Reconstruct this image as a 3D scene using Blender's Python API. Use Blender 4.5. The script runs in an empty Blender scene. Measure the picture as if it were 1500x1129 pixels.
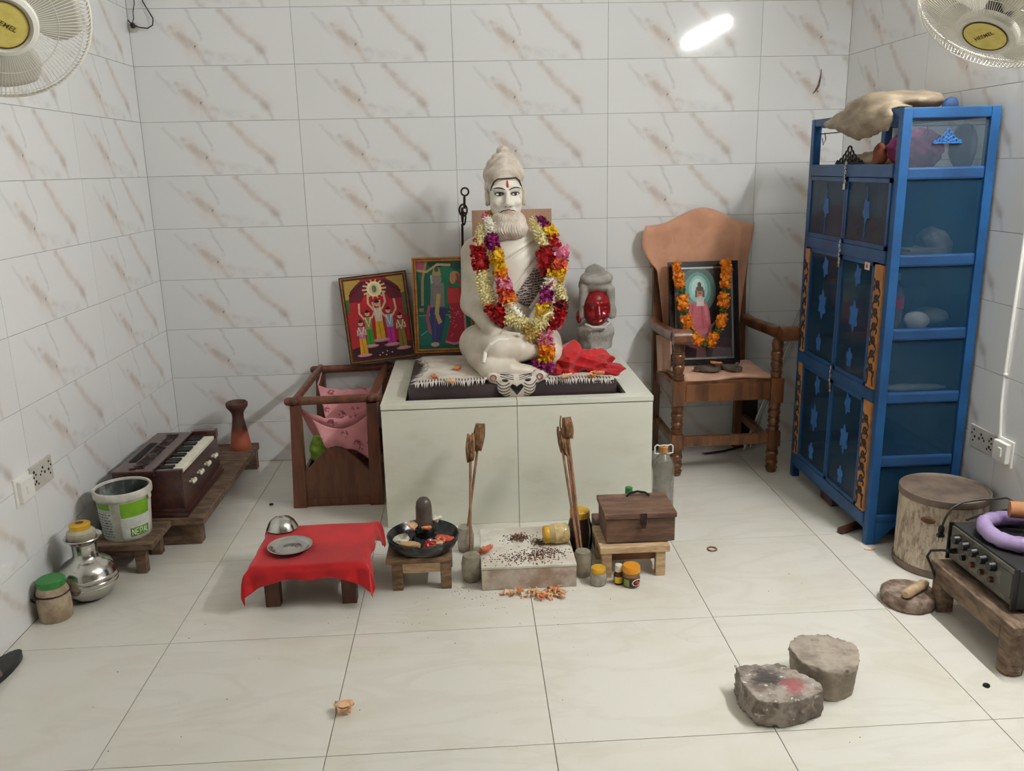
import bpy, bmesh, math, random
import numpy as np
from mathutils import Vector, Matrix, noise as mnoise
random.seed(7)
PI = math.pi
scene = bpy.context.scene
COL = scene.collection
def lin(c):
    c = c / 255.0
    return c / 12.92 if c <= 0.04045 else ((c + 0.055) / 1.055) ** 2.4
def rgb(r, g, b): return (lin(r), lin(g), lin(b), 1.0)

# ------------------------------------------------------------------ camera, world, light, exposure
cam_d = bpy.data.cameras.new('camera')
cam_d.sensor_width = 36.0; cam_d.sensor_fit = 'HORIZONTAL'
cam_d.lens = 1243.8 * 36.0 / 1500.0
cam_d.clip_start = 0.05
cam = bpy.data.objects.new('camera', cam_d); COL.objects.link(cam)
yaw, pit, rol = 0.0499036, 0.2521944, -0.0224181
fw = Vector((math.sin(yaw) * math.cos(pit), math.cos(yaw) * math.cos(pit), -math.sin(pit)))
r0 = Vector((math.cos(yaw), -math.sin(yaw), 0)); u0 = r0.cross(fw)
rt = math.cos(rol) * r0 + math.sin(rol) * u0; up = -math.sin(rol) * r0 + math.cos(rol) * u0
cam.matrix_world = Matrix(((rt.x, up.x, -fw.x, 1.5327), (rt.y, up.y, -fw.y, -4.3353), (rt.z, up.z, -fw.z, 1.4852), (0, 0, 0, 1)))
scene.camera = cam
w = bpy.data.worlds.new('world'); scene.world = w; w.use_nodes = True
w.node_tree.nodes['Background'].inputs[0].default_value = (0.80, 0.86, 1.0, 1)
w.node_tree.nodes['Background'].inputs[1].default_value = 0.15
scene.view_settings.view_transform = 'Standard'
scene.view_settings.look = 'None'
scene.view_settings.gamma = 1.0
scene.view_settings.use_curve_mapping = False
scene.view_settings.exposure = 0.0
TUBE_POWER = 505.0      # emission strength of the fluorescent tube
BULB_POWER = 60.0     # emission strength of the ceiling bulb
try:
    scene.cycles.use_denoising = True
    scene.cycles.max_bounces = 10; scene.cycles.diffuse_bounces = 6
    scene.cycles.transparent_max_bounces = 16
    scene.cycles.sample_clamp_indirect = 6.0
    scene.cycles.caustics_reflective = False; scene.cycles.caustics_refractive = False
except Exception:
    pass

# ------------------------------------------------------------------ materials
class NT:
    def __init__(s, name):
        s.m = bpy.data.materials.new(name); s.m.use_nodes = True
        s.t = s.m.node_tree; s.b = s.t.nodes['Principled BSDF']
    def n(s, typ, **kw):
        x = s.t.nodes.new(typ)
        for k, v in kw.items(): setattr(x, k, v)
        return x
    def l(s, a, b): s.t.links.new(a, b)
    def math(s, op, a, b=None, clamp=False):
        x = s.n('ShaderNodeMath', operation=op); x.use_clamp = clamp
        for i, v in enumerate((a, b)):
            if v is None: continue
            if isinstance(v, (int, float)): x.inputs[i].default_value = v
            else: s.l(v, x.inputs[i])
        return x.outputs[0]
    def vmath(s, op, a, b=None):
        x = s.n('ShaderNodeVectorMath', operation=op)
        for i, v in enumerate((a, b)):
            if v is None: continue
            if isinstance(v, (tuple, list)): x.inputs[i].default_value = v
            else: s.l(v, x.inputs[i])
        return x
    def mix(s, fac, a, b):
        x = s.n('ShaderNodeMix', data_type='RGBA')
        for i, v in ((0, fac), (6, a), (7, b)):
            if isinstance(v, (int, float)): x.inputs[i].default_value = v
            elif isinstance(v, tuple): x.inputs[i].default_value = v
            else: s.l(v, x.inputs[i])
        return x.outputs[2]
    def noise(s, vec, scale, detail=3, rough=.55, dist=0):
        x = s.n('ShaderNodeTexNoise'); x.inputs['Scale'].default_value = scale
        x.inputs['Detail'].default_value = detail; x.inputs['Roughness'].default_value = rough
        x.inputs['Distortion'].default_value = dist
        if vec is not None: s.l(vec, x.inputs['Vector'])
        return x
    def ramp(s, fac, lo, hi):
        x = s.n('ShaderNodeMapRange'); x.interpolation_type = 'SMOOTHSTEP'
        s.l(fac, x.inputs[0]); x.inputs[1].default_value = lo; x.inputs[2].default_value = hi
        return x.outputs[0]
    def obj(s): return s.n('ShaderNodeTexCoord').outputs['Object']

def M(name, c, rough=.5, metal=0.0, var=.12, scale=12.0, bump=0.0, bscale=60.0, stretch=None, c2=None, spec=.5, coat=0, alpha=1.0, trans=0, ior=1.45, sheen=0, lo=.35, hi=.65):
    t = NT(name); co = t.obj()
    if stretch:
        mp = t.n('ShaderNodeMapping'); mp.inputs['Scale'].default_value = stretch; t.l(co, mp.inputs[0]); co = mp.outputs[0]
    C1 = rgb(*c)
    if c2 is not None: C2 = rgb(*c2)
    else: C2 = tuple(max(0, v * (1 - var * 2)) for v in C1[:3]) + (1,)
    if var or c2 is not None:
        nz = t.noise(co, scale, 5, .6)
        f = t.ramp(nz.outputs[0], lo, hi)
        t.l(t.mix(f, C1, C2), t.b.inputs['Base Color'])
    else: t.b.inputs['Base Color'].default_value = C1
    t.b.inputs['Roughness'].default_value = rough; t.b.inputs['Metallic'].default_value = metal
    t.b.inputs['Specular IOR Level'].default_value = spec
    t.b.inputs['Coat Weight'].default_value = coat; t.b.inputs['Coat Roughness'].default_value = .1
    t.b.inputs['Transmission Weight'].default_value = trans; t.b.inputs['IOR'].default_value = ior
    t.b.inputs['Alpha'].default_value = alpha
    if sheen: t.b.inputs['Sheen Weight'].default_value = sheen
    if bump:
        nb = t.noise(co, bscale, 4, .6); bp = t.n('ShaderNodeBump'); bp.inputs['Strength'].default_value = bump
        bp.inputs['Distance'].default_value = .004
        t.l(nb.outputs[0], bp.inputs['Height']); t.l(bp.outputs[0], t.b.inputs['Normal'])
    return t.m

def emission(name, c, strength):
    t = NT(name); t.b.inputs['Base Color'].default_value = (0, 0, 0, 1)
    t.b.inputs['Emission Color'].default_value = c; t.b.inputs['Emission Strength'].default_value = strength
    return t.m

def wall_tile_mat():
    t = NT('veined_wall_tile'); co = t.obj()
    wz = t.noise(co, 9, 4, .6); wv = t.vmath('SUBTRACT', wz.outputs[1], (.5, .5, .5))
    sc = t.n('ShaderNodeVectorMath', operation='SCALE'); t.l(wv.outputs[0], sc.inputs[0]); sc.inputs[3].default_value = .06
    p = t.vmath('ADD', co, sc.outputs[0]).outputs[0]
    p = t.vmath('MULTIPLY', p, (1, 0, 1)).outputs[0]
    W, H = .75, .252
    def seg(a, b, w_):
        A = (a[0] * W, 0, a[1] * H); B = (b[0] * W, 0, b[1] * H)
        d = (B[0] - A[0], 0, B[2] - A[2]); L2 = d[0] ** 2 + d[2] ** 2
        pa = t.vmath('SUBTRACT', p, A).outputs[0]
        h = t.math('MULTIPLY', t.vmath('DOT_PRODUCT', pa, d).outputs['Value'], 1 / L2, clamp=True)
        s2 = t.n('ShaderNodeVectorMath', operation='SCALE'); s2.inputs[0].default_value = d; t.l(h, s2.inputs[3])
        q = t.vmath('SUBTRACT', pa, s2.outputs[0]).outputs[0]
        ln = t.vmath('LENGTH', q).outputs['Value']
        return t.ramp(ln, w_, 0.0)
    brown = [((.24, .64), (.38, .34), .026, .46), ((.38, .34), (.45, .04), .020, .3), ((.56, .95), (.64, .68), .024, .42), ((.64, .68), (.79, .28), .027, .32)]
    grey = [((.35, 1.0), (.43, .46), .014, .34), ((.79, .28), (.84, 0), .018, .32), ((.47, .19), (.72, .08), .03, .34), ((.14, .86), (.24, .46), .016, .24), ((.74, .35), (.80, .26), .034, .35), ((.43, .1), (.47, .03), .02, .4)]
    smear = [((.28, .58), (.40, .22), .06, .45), ((.60, .80), (.80, .28), .06, .30), ((.37, .22), (.50, .1), .06, .25)]
    col = rgb(226, 228, 224)
    mod = t.ramp(t.noise(co, 14, 3, .5).outputs[0], .28, .62)
    def lay(col, lst, c):
        for a, b, w_, k in lst:
            col = t.mix(t.math('MULTIPLY', t.math('MULTIPLY', seg(a, b, w_), mod), min(1.0, k * 1.35)), col, c)
        return col
    oi = t.n('ShaderNodeObjectInfo').outputs['Random']
    col = t.mix(t.math('MULTIPLY', oi, .35), rgb(230, 231, 231), rgb(219, 221, 221))
    col = lay(col, smear, rgb(226, 215, 208))
    col = lay(col, grey, rgb(186, 184, 181))
    col = lay(col, brown, rgb(188, 175, 166))
    col = lay(col, [((.387, .33), (.389, .325), .006, .8)], rgb(90, 85, 82))
    t.l(col, t.b.inputs['Base Color'])
    t.b.inputs['Roughness'].default_value = .07
    t.b.inputs['Specular IOR Level'].default_value = .5
    return t.m

def floor_tile_mat():
    t = NT('cream_floor_tile'); co = t.obj()
    oi = t.n('ShaderNodeObjectInfo').outputs['Random']
    cb = t.n('ShaderNodeCombineXYZ'); t.l(t.math('MULTIPLY', oi, 37.0), cb.inputs[0]); t.l(t.math('MULTIPLY', oi, 11.0), cb.inputs[1])
    p = t.vmath('ADD', co, cb.outputs[0]).outputs[0]
    mp = t.n('ShaderNodeMapping'); mp.inputs['Rotation'].default_value = (0, 0, .6); mp.inputs['Scale'].default_value = (1, 3.2, 1); t.l(p, mp.inputs[0])
    n1 = t.noise(mp.outputs[0], 1.6, 5, .55, 1.2)
    vein = t.math('ABSOLUTE', t.math('SUBTRACT', n1.outputs[0], .5))
    f1 = t.ramp(vein, .07, 0.0)
    n2 = t.noise(p, 3.0, 4, .5)
    f2 = t.ramp(n2.outputs[0], .45, .75)
    col = t.mix(f2, rgb(219, 216, 207), rgb(213, 209, 195))
    col = t.mix(t.math('MULTIPLY', f1, .11), col, rgb(178, 168, 148))
    n3 = t.noise(p, 70, 3, .6); col = t.mix(t.math('MULTIPLY', t.ramp(n3.outputs[0], .60, .8), .15), col, rgb(150, 143, 128))
    t.l(col, t.b.inputs['Base Color'])
    n4 = t.noise(p, 5, 4, .6)
    mr = t.n('ShaderNodeMapRange'); t.l(n4.outputs[0], mr.inputs[0]); mr.inputs[3].default_value = .12; mr.inputs[4].default_value = .26
    t.l(mr.outputs[0], t.b.inputs['Roughness'])
    return t.m

# ------------------------------------------------------------------ mesh helpers
class MB:
    def __init__(s): s.v = []; s.f = []; s.mi = []
    def add(s, verts, faces, m=0):
        o = len(s.v); s.v += [tuple(map(float, v)) for v in verts]
        for f in faces: s.f.append([i + o for i in f]); s.mi.append(m)
        return s
    def box(s, c, d, rz=0, m=0, bev=0, R=None, taper=None):
        x, y, z = d[0] / 2, d[1] / 2, d[2] / 2
        b = min(bev, x * .9, y * .9, z * .9)
        if b > 0:
            bm = bmesh.new(); bmesh.ops.create_cube(bm, size=1)
            for v in bm.verts: v.co = Vector((v.co.x * d[0], v.co.y * d[1], v.co.z * d[2]))
            bmesh.ops.bevel(bm, geom=bm.edges[:], offset=b, segments=2, affect='EDGES', profile=.6)
            bm.verts.index_update()
            V = [v.co.copy() for v in bm.verts]; F = [[v.index for v in f.verts] for f in bm.faces]; bm.free()
        else:
            V = [Vector((i, j, k)) for i in (-x, x) for j in (-y, y) for k in (-z, z)]
            F = [(0, 1, 3, 2), (4, 6, 7, 5), (0, 4, 5, 1), (2, 3, 7, 6), (0, 2, 6, 4), (1, 5, 7, 3)]
        if taper:
            for v in V:
                k = (v.z + z) / (2 * z); v.x *= 1 + (taper - 1) * k; v.y *= 1 + (taper - 1) * k
        Rm = R if R is not None else Matrix.Rotation(rz, 3, 'Z')
        return s.add([Rm @ v + Vector(c) for v in V], F, m)
    def b2(s, lo, hi, m=0, bev=0):
        return s.box([(a + b) / 2 for a, b in zip(lo, hi)], [abs(b - a) for a, b in zip(lo, hi)], 0, m, bev)
    def lathe(s, prof, c=(0, 0, 0), n=32, m=0, R=None, caps=True, jit=None):
        V = []; F = []
        for i, (r, z) in enumerate(prof):
            for k in range(n):
                a = 2 * PI * k / n; rr = r * (jit(a, z) if jit else 1)
                V.append(Vector((rr * math.cos(a), rr * math.sin(a), z)))
        for i in range(len(prof) - 1):
            for k in range(n):
                a, b = i * n + k, i * n + (k + 1) % n
                F.append((a, b, b + n, a + n))
        if caps:
            F.append(tuple(range(n - 1, -1, -1))); F.append(tuple(range((len(prof) - 1) * n, len(prof) * n)))
        if R is not None: V = [R @ v for v in V]
        return s.add([v + Vector(c) for v in V], F, m)
    def tube(s, pts, r, n=8, m=0, caps=True, closed=False):
        pts = [Vector(p) for p in pts]; N = len(pts)
        rs = r if isinstance(r, (list, tuple)) else [r] * N
        V = []; F = []; nrm = None
        for i, p in enumerate(pts):
            if closed: d = pts[(i + 1) % N] - pts[i - 1]
            else: d = pts[min(i + 1, N - 1)] - pts[max(i - 1, 0)]
            if d.length < 1e-9: d = Vector((0, 0, 1))
            d.normalize()
            if nrm is None:
                nrm = d.orthogonal().normalized()
            else:
                nrm = (nrm - d * nrm.dot(d))
                nrm = nrm.normalized() if nrm.length > 1e-6 else d.orthogonal().normalized()
            bn = d.cross(nrm)
            for k in range(n):
                a = 2 * PI * k / n; V.append(p + (nrm * math.cos(a) + bn * math.sin(a)) * rs[i])
        for i in range(N if closed else N - 1):
            for k in range(n):
                a = i * n + k; b = i * n + (k + 1) % n; c = ((i + 1) % N) * n + (k + 1) % n; d_ = ((i + 1) % N) * n + k
                F.append((a, b, c, d_))
        if caps and not closed:
            F.append(tuple(range(n - 1, -1, -1))); F.append(tuple(range((N - 1) * n, N * n)))
        return s.add(V, F, m)
    def cyl(s, a, b, r, r2=None, n=16, m=0): return s.tube([a, b], [r, r if r2 is None else r2], n, m)
    def ball(s, c, r, n=12, m=0, R=None):
        rx, ry, rz = r if isinstance(r, (tuple, list)) else (r, r, r)
        V = []; F = []; h = max(4, n // 2)
        for i in range(1, h):
            t = PI * i / h
            for k in range(n):
                a = 2 * PI * k / n; V.append(Vector((rx * math.sin(t) * math.cos(a), ry * math.sin(t) * math.sin(a), -rz * math.cos(t))))
        V.append(Vector((0, 0, -rz))); V.append(Vector((0, 0, rz))); S, T = len(V) - 2, len(V) - 1
        for k in range(n): F.append((S, (k + 1) % n, k)); F.append((T, (h - 2) * n + k, (h - 2) * n + (k + 1) % n))
        for i in range(h - 2):
            for k in range(n): F.append((i * n + k, i * n + (k + 1) % n, (i + 1) * n + (k + 1) % n, (i + 1) * n + k))
        if R is not None: V = [R @ v for v in V]
        return s.add([v + Vector(c) for v in V], F, m)
    def torus(s, c, R, r, n=32, k=10, m=0, rot=None):
        pts = [Vector((R * math.cos(2 * PI * i / n), R * math.sin(2 * PI * i / n), 0)) for i in range(n)]
        if rot is not None: pts = [rot @ p for p in pts]
        return s.tube([p + Vector(c) for p in pts], r, k, m, closed=True)
    def prism(s, poly, z0, z1, m=0, T=None):
        n = len(poly); V = [Vector((x, y, z0)) for x, y in poly] + [Vector((x, y, z1)) for x, y in poly]
        F = [tuple(range(n - 1, -1, -1)), tuple(range(n, 2 * n))] + [(i, (i + 1) % n, n + (i + 1) % n, n + i) for i in range(n)]
        if T is not None: V = [T @ v for v in V]
        return s.add(V, F, m)
    def grid(s, fn, nu, nv, m=0, thick=0):
        V = [fn(i / nu, j / nv) for j in range(nv + 1) for i in range(nu + 1)]
        F = [(j * (nu + 1) + i, j * (nu + 1) + i + 1, (j + 1) * (nu + 1) + i + 1, (j + 1) * (nu + 1) + i) for j in range(nv) for i in range(nu)]
        return s.add(V, F, m)
    def build(s, name, mats, parent=None, at=None, smooth=35, world=True, sub=0, solid=0):
        me = bpy.data.meshes.new(name)
        off = Vector((0, 0, 0))
        if at is not None: off = Vector(at)
        elif parent is not None and world:
            p = parent
            while p is not None: off = off + p.location; p = p.parent
        me.from_pydata([(v[0] - off.x, v[1] - off.y, v[2] - off.z) for v in s.v], [], s.f)
        if not isinstance(mats, (list, tuple)): mats = [mats]
        for mt in mats: me.materials.append(mt)
        me.polygons.foreach_set('material_index', s.mi)
        me.update(); me.validate()
        bm = bmesh.new(); bm.from_mesh(me); bmesh.ops.recalc_face_normals(bm, faces=bm.faces); bm.to_mesh(me); bm.free()
        if smooth:
            me.polygons.foreach_set('use_smooth', [True] * len(me.polygons))
            if smooth < 180: me.set_sharp_from_angle(angle=math.radians(smooth))
        o = bpy.data.objects.new(name, me); COL.objects.link(o)
        if parent is not None: o.parent = parent
        if at is not None: o.location = at
        if solid:
            md = o.modifiers.new('thickness', 'SOLIDIFY'); md.thickness = solid; md.offset = 0
        if sub:
            md = o.modifiers.new('smooth', 'SUBSURF'); md.levels = sub; md.render_levels = sub
        return o

def tag(o, label, cat, group=None, kind=None):
    if label: o['label'] = label
    if cat: o['category'] = cat
    if group: o['group'] = group
    if kind: o['kind'] = kind
    return o
def thing(name, label, cat, loc, rz=0, group=None):
    o = bpy.data.objects.new(name, None); COL.objects.link(o); o.empty_display_size = .05
    o.location = loc; o.rotation_euler = (0, 0, rz)
    return tag(o, label, cat, group)
def struct(o): o['kind'] = 'structure'; return o
def inst(src, parent, loc, rot=(0, 0, 0), scale=None):
    c = src.copy(); COL.objects.link(c); c.parent = parent; c.location = loc; c.rotation_euler = rot
    if scale: c.scale = scale
    return c
def dup(root, loc, rz=None, label=None):
    r = root.copy(); COL.objects.link(r); r.location = loc
    if rz is not None: r.rotation_euler = (0, 0, rz)
    if label: r['label'] = label
    for ch in list(root.children):
        c = ch.copy(); COL.objects.link(c); c.parent = r
        for g in list(ch.children):
            d = g.copy(); COL.objects.link(d); d.parent = c
    return r

# signed-distance modelling: a surface-nets mesher for the carved and soft shapes
def surface_nets(f, lo, hi, h):
    lo = np.array(lo, float); hi = np.array(hi, float)
    n = np.maximum(4, np.ceil((hi - lo) / h).astype(int)) + 1
    ax = [lo[i] + h * np.arange(n[i]) for i in range(3)]
    X, Y, Z = np.meshgrid(*ax, indexing='ij')
    D = f(X, Y, Z); S = D < 0
    C = n - 1
    acc = np.zeros((*C, 3)); cnt = np.zeros(C)
    def sl(a, o): return a[o[0]:o[0] + C[0], o[1]:o[1] + C[1], o[2]:o[2] + C[2]]
    for d in range(3):
        for a in (0, 1):
            for b in (0, 1):
                o0 = [0, 0, 0]; k = [i for i in range(3) if i != d]; o0[k[0]] = a; o0[k[1]] = b
                o1 = list(o0); o1[d] = 1
                d0, d1 = sl(D, o0), sl(D, o1); m = (d0 < 0) != (d1 < 0)
                t = np.where(m, d0 / np.where(m, d0 - d1, 1), 0)
                p = np.zeros((*C, 3)); p[..., k[0]] = a; p[..., k[1]] = b; p[..., d] = t
                acc += p * m[..., None]; cnt += m
    act = cnt > 0; idx = -np.ones(C, int); idx[act] = np.arange(act.sum())
    ijk = np.argwhere(act); V = lo + (ijk + acc[act] / cnt[act][:, None]) * h
    F = []
    for d in range(3):
        k = [(d + 1) % 3, (d + 2) % 3]
        s0 = [slice(None)] * 3; s1 = [slice(None)] * 3; s0[d] = slice(0, -1); s1[d] = slice(1, None)
        E = np.argwhere(S[tuple(s0)] != S[tuple(s1)])
        ok = (E[:, k[0]] > 0) & (E[:, k[1]] > 0) & (E[:, k[0]] < C[k[0]]) & (E[:, k[1]] < C[k[1]]) & (E[:, d] < C[d])
        E = E[ok]; ins = S[tuple(E.T)]
        q = []
        for a, b in ((1, 1), (0, 1), (0, 0), (1, 0)):
            e = E.copy(); e[:, k[0]] -= a; e[:, k[1]] -= b; q.append(idx[tuple(e.T)])
        q = np.stack(q, 1); q[~ins] = q[~ins][:, ::-1]; F.append(q)
    F = np.concatenate(F)
    for _ in range(2):
        e = h * .25
        d0 = f(V[:, 0], V[:, 1], V[:, 2])
        g = np.stack([f(V[:, 0] + e, V[:, 1], V[:, 2]) - d0, f(V[:, 0], V[:, 1] + e, V[:, 2]) - d0, f(V[:, 0], V[:, 1], V[:, 2] + e) - d0], 1) / e
        V = V - g * np.clip(d0 / np.maximum((g ** 2).sum(1), .2), -h * .5, h * .5)[:, None]
    return V, F
def sdf_obj(name, f, lo, hi, h, mats, parent=None, at=None, smooth=180):
    V, F = surface_nets(f, lo, hi, h)
    mb = MB(); mb.v = [tuple(v) for v in V]; mb.f = [list(q) for q in F]; mb.mi = [0] * len(F)
    return mb.build(name, mats, parent, at, smooth)
def ell(c, r):
    def f(X, Y, Z):
        x, y, z = (X - c[0]) / r[0], (Y - c[1]) / r[1], (Z - c[2]) / r[2]
        k0 = np.sqrt(x * x + y * y + z * z) + 1e-9
        k1 = np.sqrt((x / r[0]) ** 2 + (y / r[1]) ** 2 + (z / r[2]) ** 2) + 1e-9
        return k0 * (k0 - 1) / k1
    return f
def cap(a, b, r1, r2, sy=1.0):
    a = np.array(a, float); b = np.array(b, float)
    def f(X, Y, Z):
        p = (X - a[0], (Y - a[1]) / sy, Z - a[2]); d = (b[0] - a[0], (b[1] - a[1]) / sy, b[2] - a[2])
        h = np.clip((p[0] * d[0] + p[1] * d[1] + p[2] * d[2]) / (d[0] ** 2 + d[1] ** 2 + d[2] ** 2), 0, 1)
        return (np.sqrt((p[0] - d[0] * h) ** 2 + (p[1] - d[1] * h) ** 2 + (p[2] - d[2] * h) ** 2) - (r1 + (r2 - r1) * h)) * min(1, sy)
    return f
def rbox(c, d, r):
    def f(X, Y, Z):
        q = [np.abs(P - c[i]) - d[i] / 2 + r for i, P in enumerate((X, Y, Z))]
        return np.sqrt(sum(np.maximum(v, 0) ** 2 for v in q)) + np.minimum(np.maximum(np.maximum(q[0], q[1]), q[2]), 0) - r
    return f
def smin(a, b, k):
    h = np.clip(.5 + .5 * (b - a) / k, 0, 1)
    return b + (a - b) * h - k * h * (1 - h)
def union(fs, k):
    def f(X, Y, Z):
        d = fs[0](X, Y, Z)
        for g in fs[1:]: d = smin(d, g(X, Y, Z), k)
        return d
    return f
def wob(X, Y, Z, s, seed=0):
    r = np.random.RandomState(seed); o = 0
    for i in range(7):
        k = r.normal(size=3) * s * (1 + .35 * i); o = o + np.sin(k[0] * X + k[1] * Y + k[2] * Z + r.uniform(0, 6.28)) / (1 + .5 * i)
    return o / 3
def front_y(f, x, z, y0=-1.2, y1=0.0):
    ys = np.linspace(y0, y1, 600); d = f(np.full(600, x), ys, np.full(600, z))
    i = np.argmax(d < 0)
    return float(ys[i]) if (d < 0).any() else None
def petal_mesh(mb, c, r, n, length, rnd, m=0, up=None, curl=.5, wid=.6, axis=None):
    """n curled petals radiating from a ball of radius r round c"""
    c = Vector(c)
    for i in range(n):
        d = Vector((rnd.gauss(0, 1), rnd.gauss(0, 1), rnd.gauss(0, 1))).normalized()
        if axis is not None: d = (d - axis * d.dot(axis) * .6).normalized()
        t = d.orthogonal().normalized(); t = (Matrix.Rotation(rnd.uniform(0, 6.28), 3, d) @ t); b = d.cross(t)
        L = length * rnd.uniform(.75, 1.2); w_ = L * wid; o = c + d * r * .55
        k = L * curl
        P = [o - t * w_ * .25, o + t * w_ * .25, o + d * L * .5 + t * w_ * .55 + b * k * .15, o + d * L * .5 - t * w_ * .55 + b * k * .15,
             o + d * L * .9 + t * w_ * .4 + b * k * .7, o + d * L * .9 - t * w_ * .4 + b * k * .7]
        mb.add(P, [(0, 1, 2, 3), (3, 2, 4, 5)], m)

# ------------------------------------------------------------------ the room
RX = 3.44; TH = 0.2518; ZR = 2.2302; RZ = 2.95; FRONT = -6.2
m_wt = wall_tile_mat(); m_ft = floor_tile_mat()
m_grout = M('grout', (176, 174, 166), .85, var=.1, scale=20)
m_grout_f = M('floor_grout', (120, 114, 102), .85, var=.15, scale=8)
m_paint = M('white_paint', (226, 226, 220), .7, var=.02)
m_paint2 = M('grey_paint', (186, 180, 168), .7, var=.02)

floor = MB().b2((-.05, FRONT, -.12), (RX + .05, .05, -.0025)).build('floor', m_grout_f, smooth=0); struct(floor)
G = .0022
xs = [0.0] + [.52 + .6 * k for k in range(5)] + [RX]
ys = [0.0] + [-.596 - .6004 * k for k in range(7)]
cache = {}
for i in range(len(xs) - 1):
    for j in range(len(ys) - 1):
        w_, h_ = xs[i + 1] - xs[i] - G, ys[j] - ys[j + 1] - G
        key = (round(w_, 3), round(h_, 3)); loc = (xs[i] + G / 2, ys[j + 1] + G / 2, 0)
        if key not in cache:
            o = MB().b2((0, 0, -.010), (w_, h_, 0), bev=.0009).build('floor_tile', m_ft, floor, smooth=0, world=False)
            cache[key] = o; o.location = loc
        else: inst(cache[key], floor, loc)
struct(MB().b2((-.05, FRONT, RZ), (RX + .05, .05, RZ + .1)).build('ceiling', m_paint, smooth=0))

# tile rows: joints at z = ZR - r*TH
zs = [0.0] + [ZR - r * TH for r in range(8, -1, -1)] + [ZR + TH, ZR + 2 * TH, RZ]
def tiled_wall(name, cols, place, rot, lo, hi):
    wl = MB().b2(lo, hi).build(name, m_grout, smooth=0); struct(wl); c = {}
    for a, b in zip(cols[:-1], cols[1:]):
        for z0, z1 in zip(zs[:-1], zs[1:]):
            w_, h_ = b - a - .002, z1 - z0 - .002
            zlow = .252 - h_ - .002 if z0 == 0 else 0       # the cut bottom row keeps the top of the print
            key = (round(w_, 3), round(h_, 3), zlow)
            loc = place(a + .001, z0 + .001 - zlow)
            if key not in c:
                o = MB().b2((0, 0, zlow), (w_, .008, zlow + h_), bev=.0007).build('wall_tile', m_wt, wl, smooth=0, world=False)
                c[key] = o; o.location = loc; o.rotation_euler = (0, 0, rot)
            else: inst(c[key], wl, loc, (0, 0, rot))
    return wl
tiled_wall('wall_back', [0, .75, 1.5, 2.25, 3.0, RX], lambda u, z: (u, 0, z), 0, (-.05, .003, 0), (RX + .05, .05, RZ))
tiled_wall('wall_left', [0, .735, 1.47, 2.205, 2.94], lambda u, z: (0, -2.94 + u, z), PI / 2, (-.05, -2.94, 0), (-.003, .003, RZ))
tiled_wall('wall_right', [0, .745, 1.49, 2.235, 2.98], lambda u, z: (RX, -u, z), -PI / 2, (RX + .003, -2.98, 0), (RX + .05, .003, RZ))
struct(MB().b2((-.05, FRONT, 0), (0, -2.94, RZ)).build('wall_left_front', m_paint2, smooth=0))
struct(MB().b2((RX, FRONT, 0), (RX + .05, -2.98, RZ)).build('wall_right_front', m_paint2, smooth=0))
# the front wall behind the camera has a wide open doorway
fw_ = MB().b2((-.05, FRONT - .05, 0), (.9, FRONT, RZ)).b2((2.5, FRONT - .05, 0), (RX + .05, FRONT, RZ)).b2((.9, FRONT - .05, 2.2), (2.5, FRONT, RZ))
struct(fw_.build('wall_front', m_paint2, smooth=0))

# lamps: fluorescent tube on the right wall, bulb under the ceiling
m_white = M('white_plastic', (232, 231, 225), .35, var=.02)
tl = thing('tube_light', 'white fluorescent tube light mounted high on the right wall', 'lamp', (RX, -2.38, 2.43))
MB().b2((RX - .035, -2.99, 2.44), (RX, -1.77, 2.48), bev=.006).build('batten', m_white, tl)
for y in (-2.985, -1.775): MB().b2((RX - .075, y - .012, 2.405), (RX - .02, y + .012, 2.465), bev=.004).build('holder', m_white, tl)
MB().cyl((RX - .055, -2.97, 2.425), (RX - .055, -1.79, 2.425), .0135, n=16).build('tube', emission('tube_glow', (.985, .985, .972, 1), TUBE_POWER), tl)
bl = thing('ceiling_bulb', 'round white bulb hanging from the ceiling', 'lamp', (2.1, -2.9, 2.885))
MB().cyl((2.1, -2.9, 2.94), (2.1, -2.9, RZ), .004, n=6).cyl((2.1, -2.9, 2.915), (2.1, -2.9, 2.945), .02, n=14).build('holder', m_white, bl)
MB().ball((2.1, -2.9, 2.885), .04, 16).build('bulb', emission('bulb_glow', (1.0, .95, .86, 1), BULB_POWER), bl)

# ------------------------------------------------------------------ shared materials
m_wood_dk = M('dark_brown_wood', (92, 54, 38), .45, c2=(58, 32, 24), scale=6, stretch=(6, 6, 1), bump=.1)
m_wood_cradle = M('red_brown_wood', (112, 66, 46), .42, c2=(80, 44, 30), scale=5, stretch=(6, 6, 1), bump=.08, coat=.15)
m_wood_chair = M('teak_wood', (120, 74, 42), .38, c2=(78, 46, 26), scale=5, stretch=(5, 5, 1), coat=.3, bump=.06)
m_wood_old = M('weathered_wood', (122, 98, 78), .8, c2=(78, 60, 48), scale=7, stretch=(2, 7, 7), bump=.3)
m_wood_stool = M('worn_stool_wood', (140, 112, 84), .75, c2=(92, 70, 52), scale=7, stretch=(2, 7, 7), bump=.25)
m_wood_pale = M('pale_raw_wood', (205, 178, 142), .7, c2=(172, 142, 106), scale=6, stretch=(2, 8, 8), bump=.15)
m_steel = M('polished_steel', (206, 204, 198), .16, metal=1, var=.06, scale=14)
m_glass = M('jar_glass', (205, 212, 205), .06, var=0, alpha=.32, spec=.6)
m_black = M('black_plastic', (22, 22, 23), .4, var=.1)
m_red = M('red_cotton', (196, 16, 24), .85, c2=(160, 8, 18), scale=4, bump=.12, bscale=220, sheen=.2)
m_yel = M('yellow_lid', (206, 160, 42), .45, var=.12)
m_org = M('orange_lid', (222, 148, 40), .42, var=.08)
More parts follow.
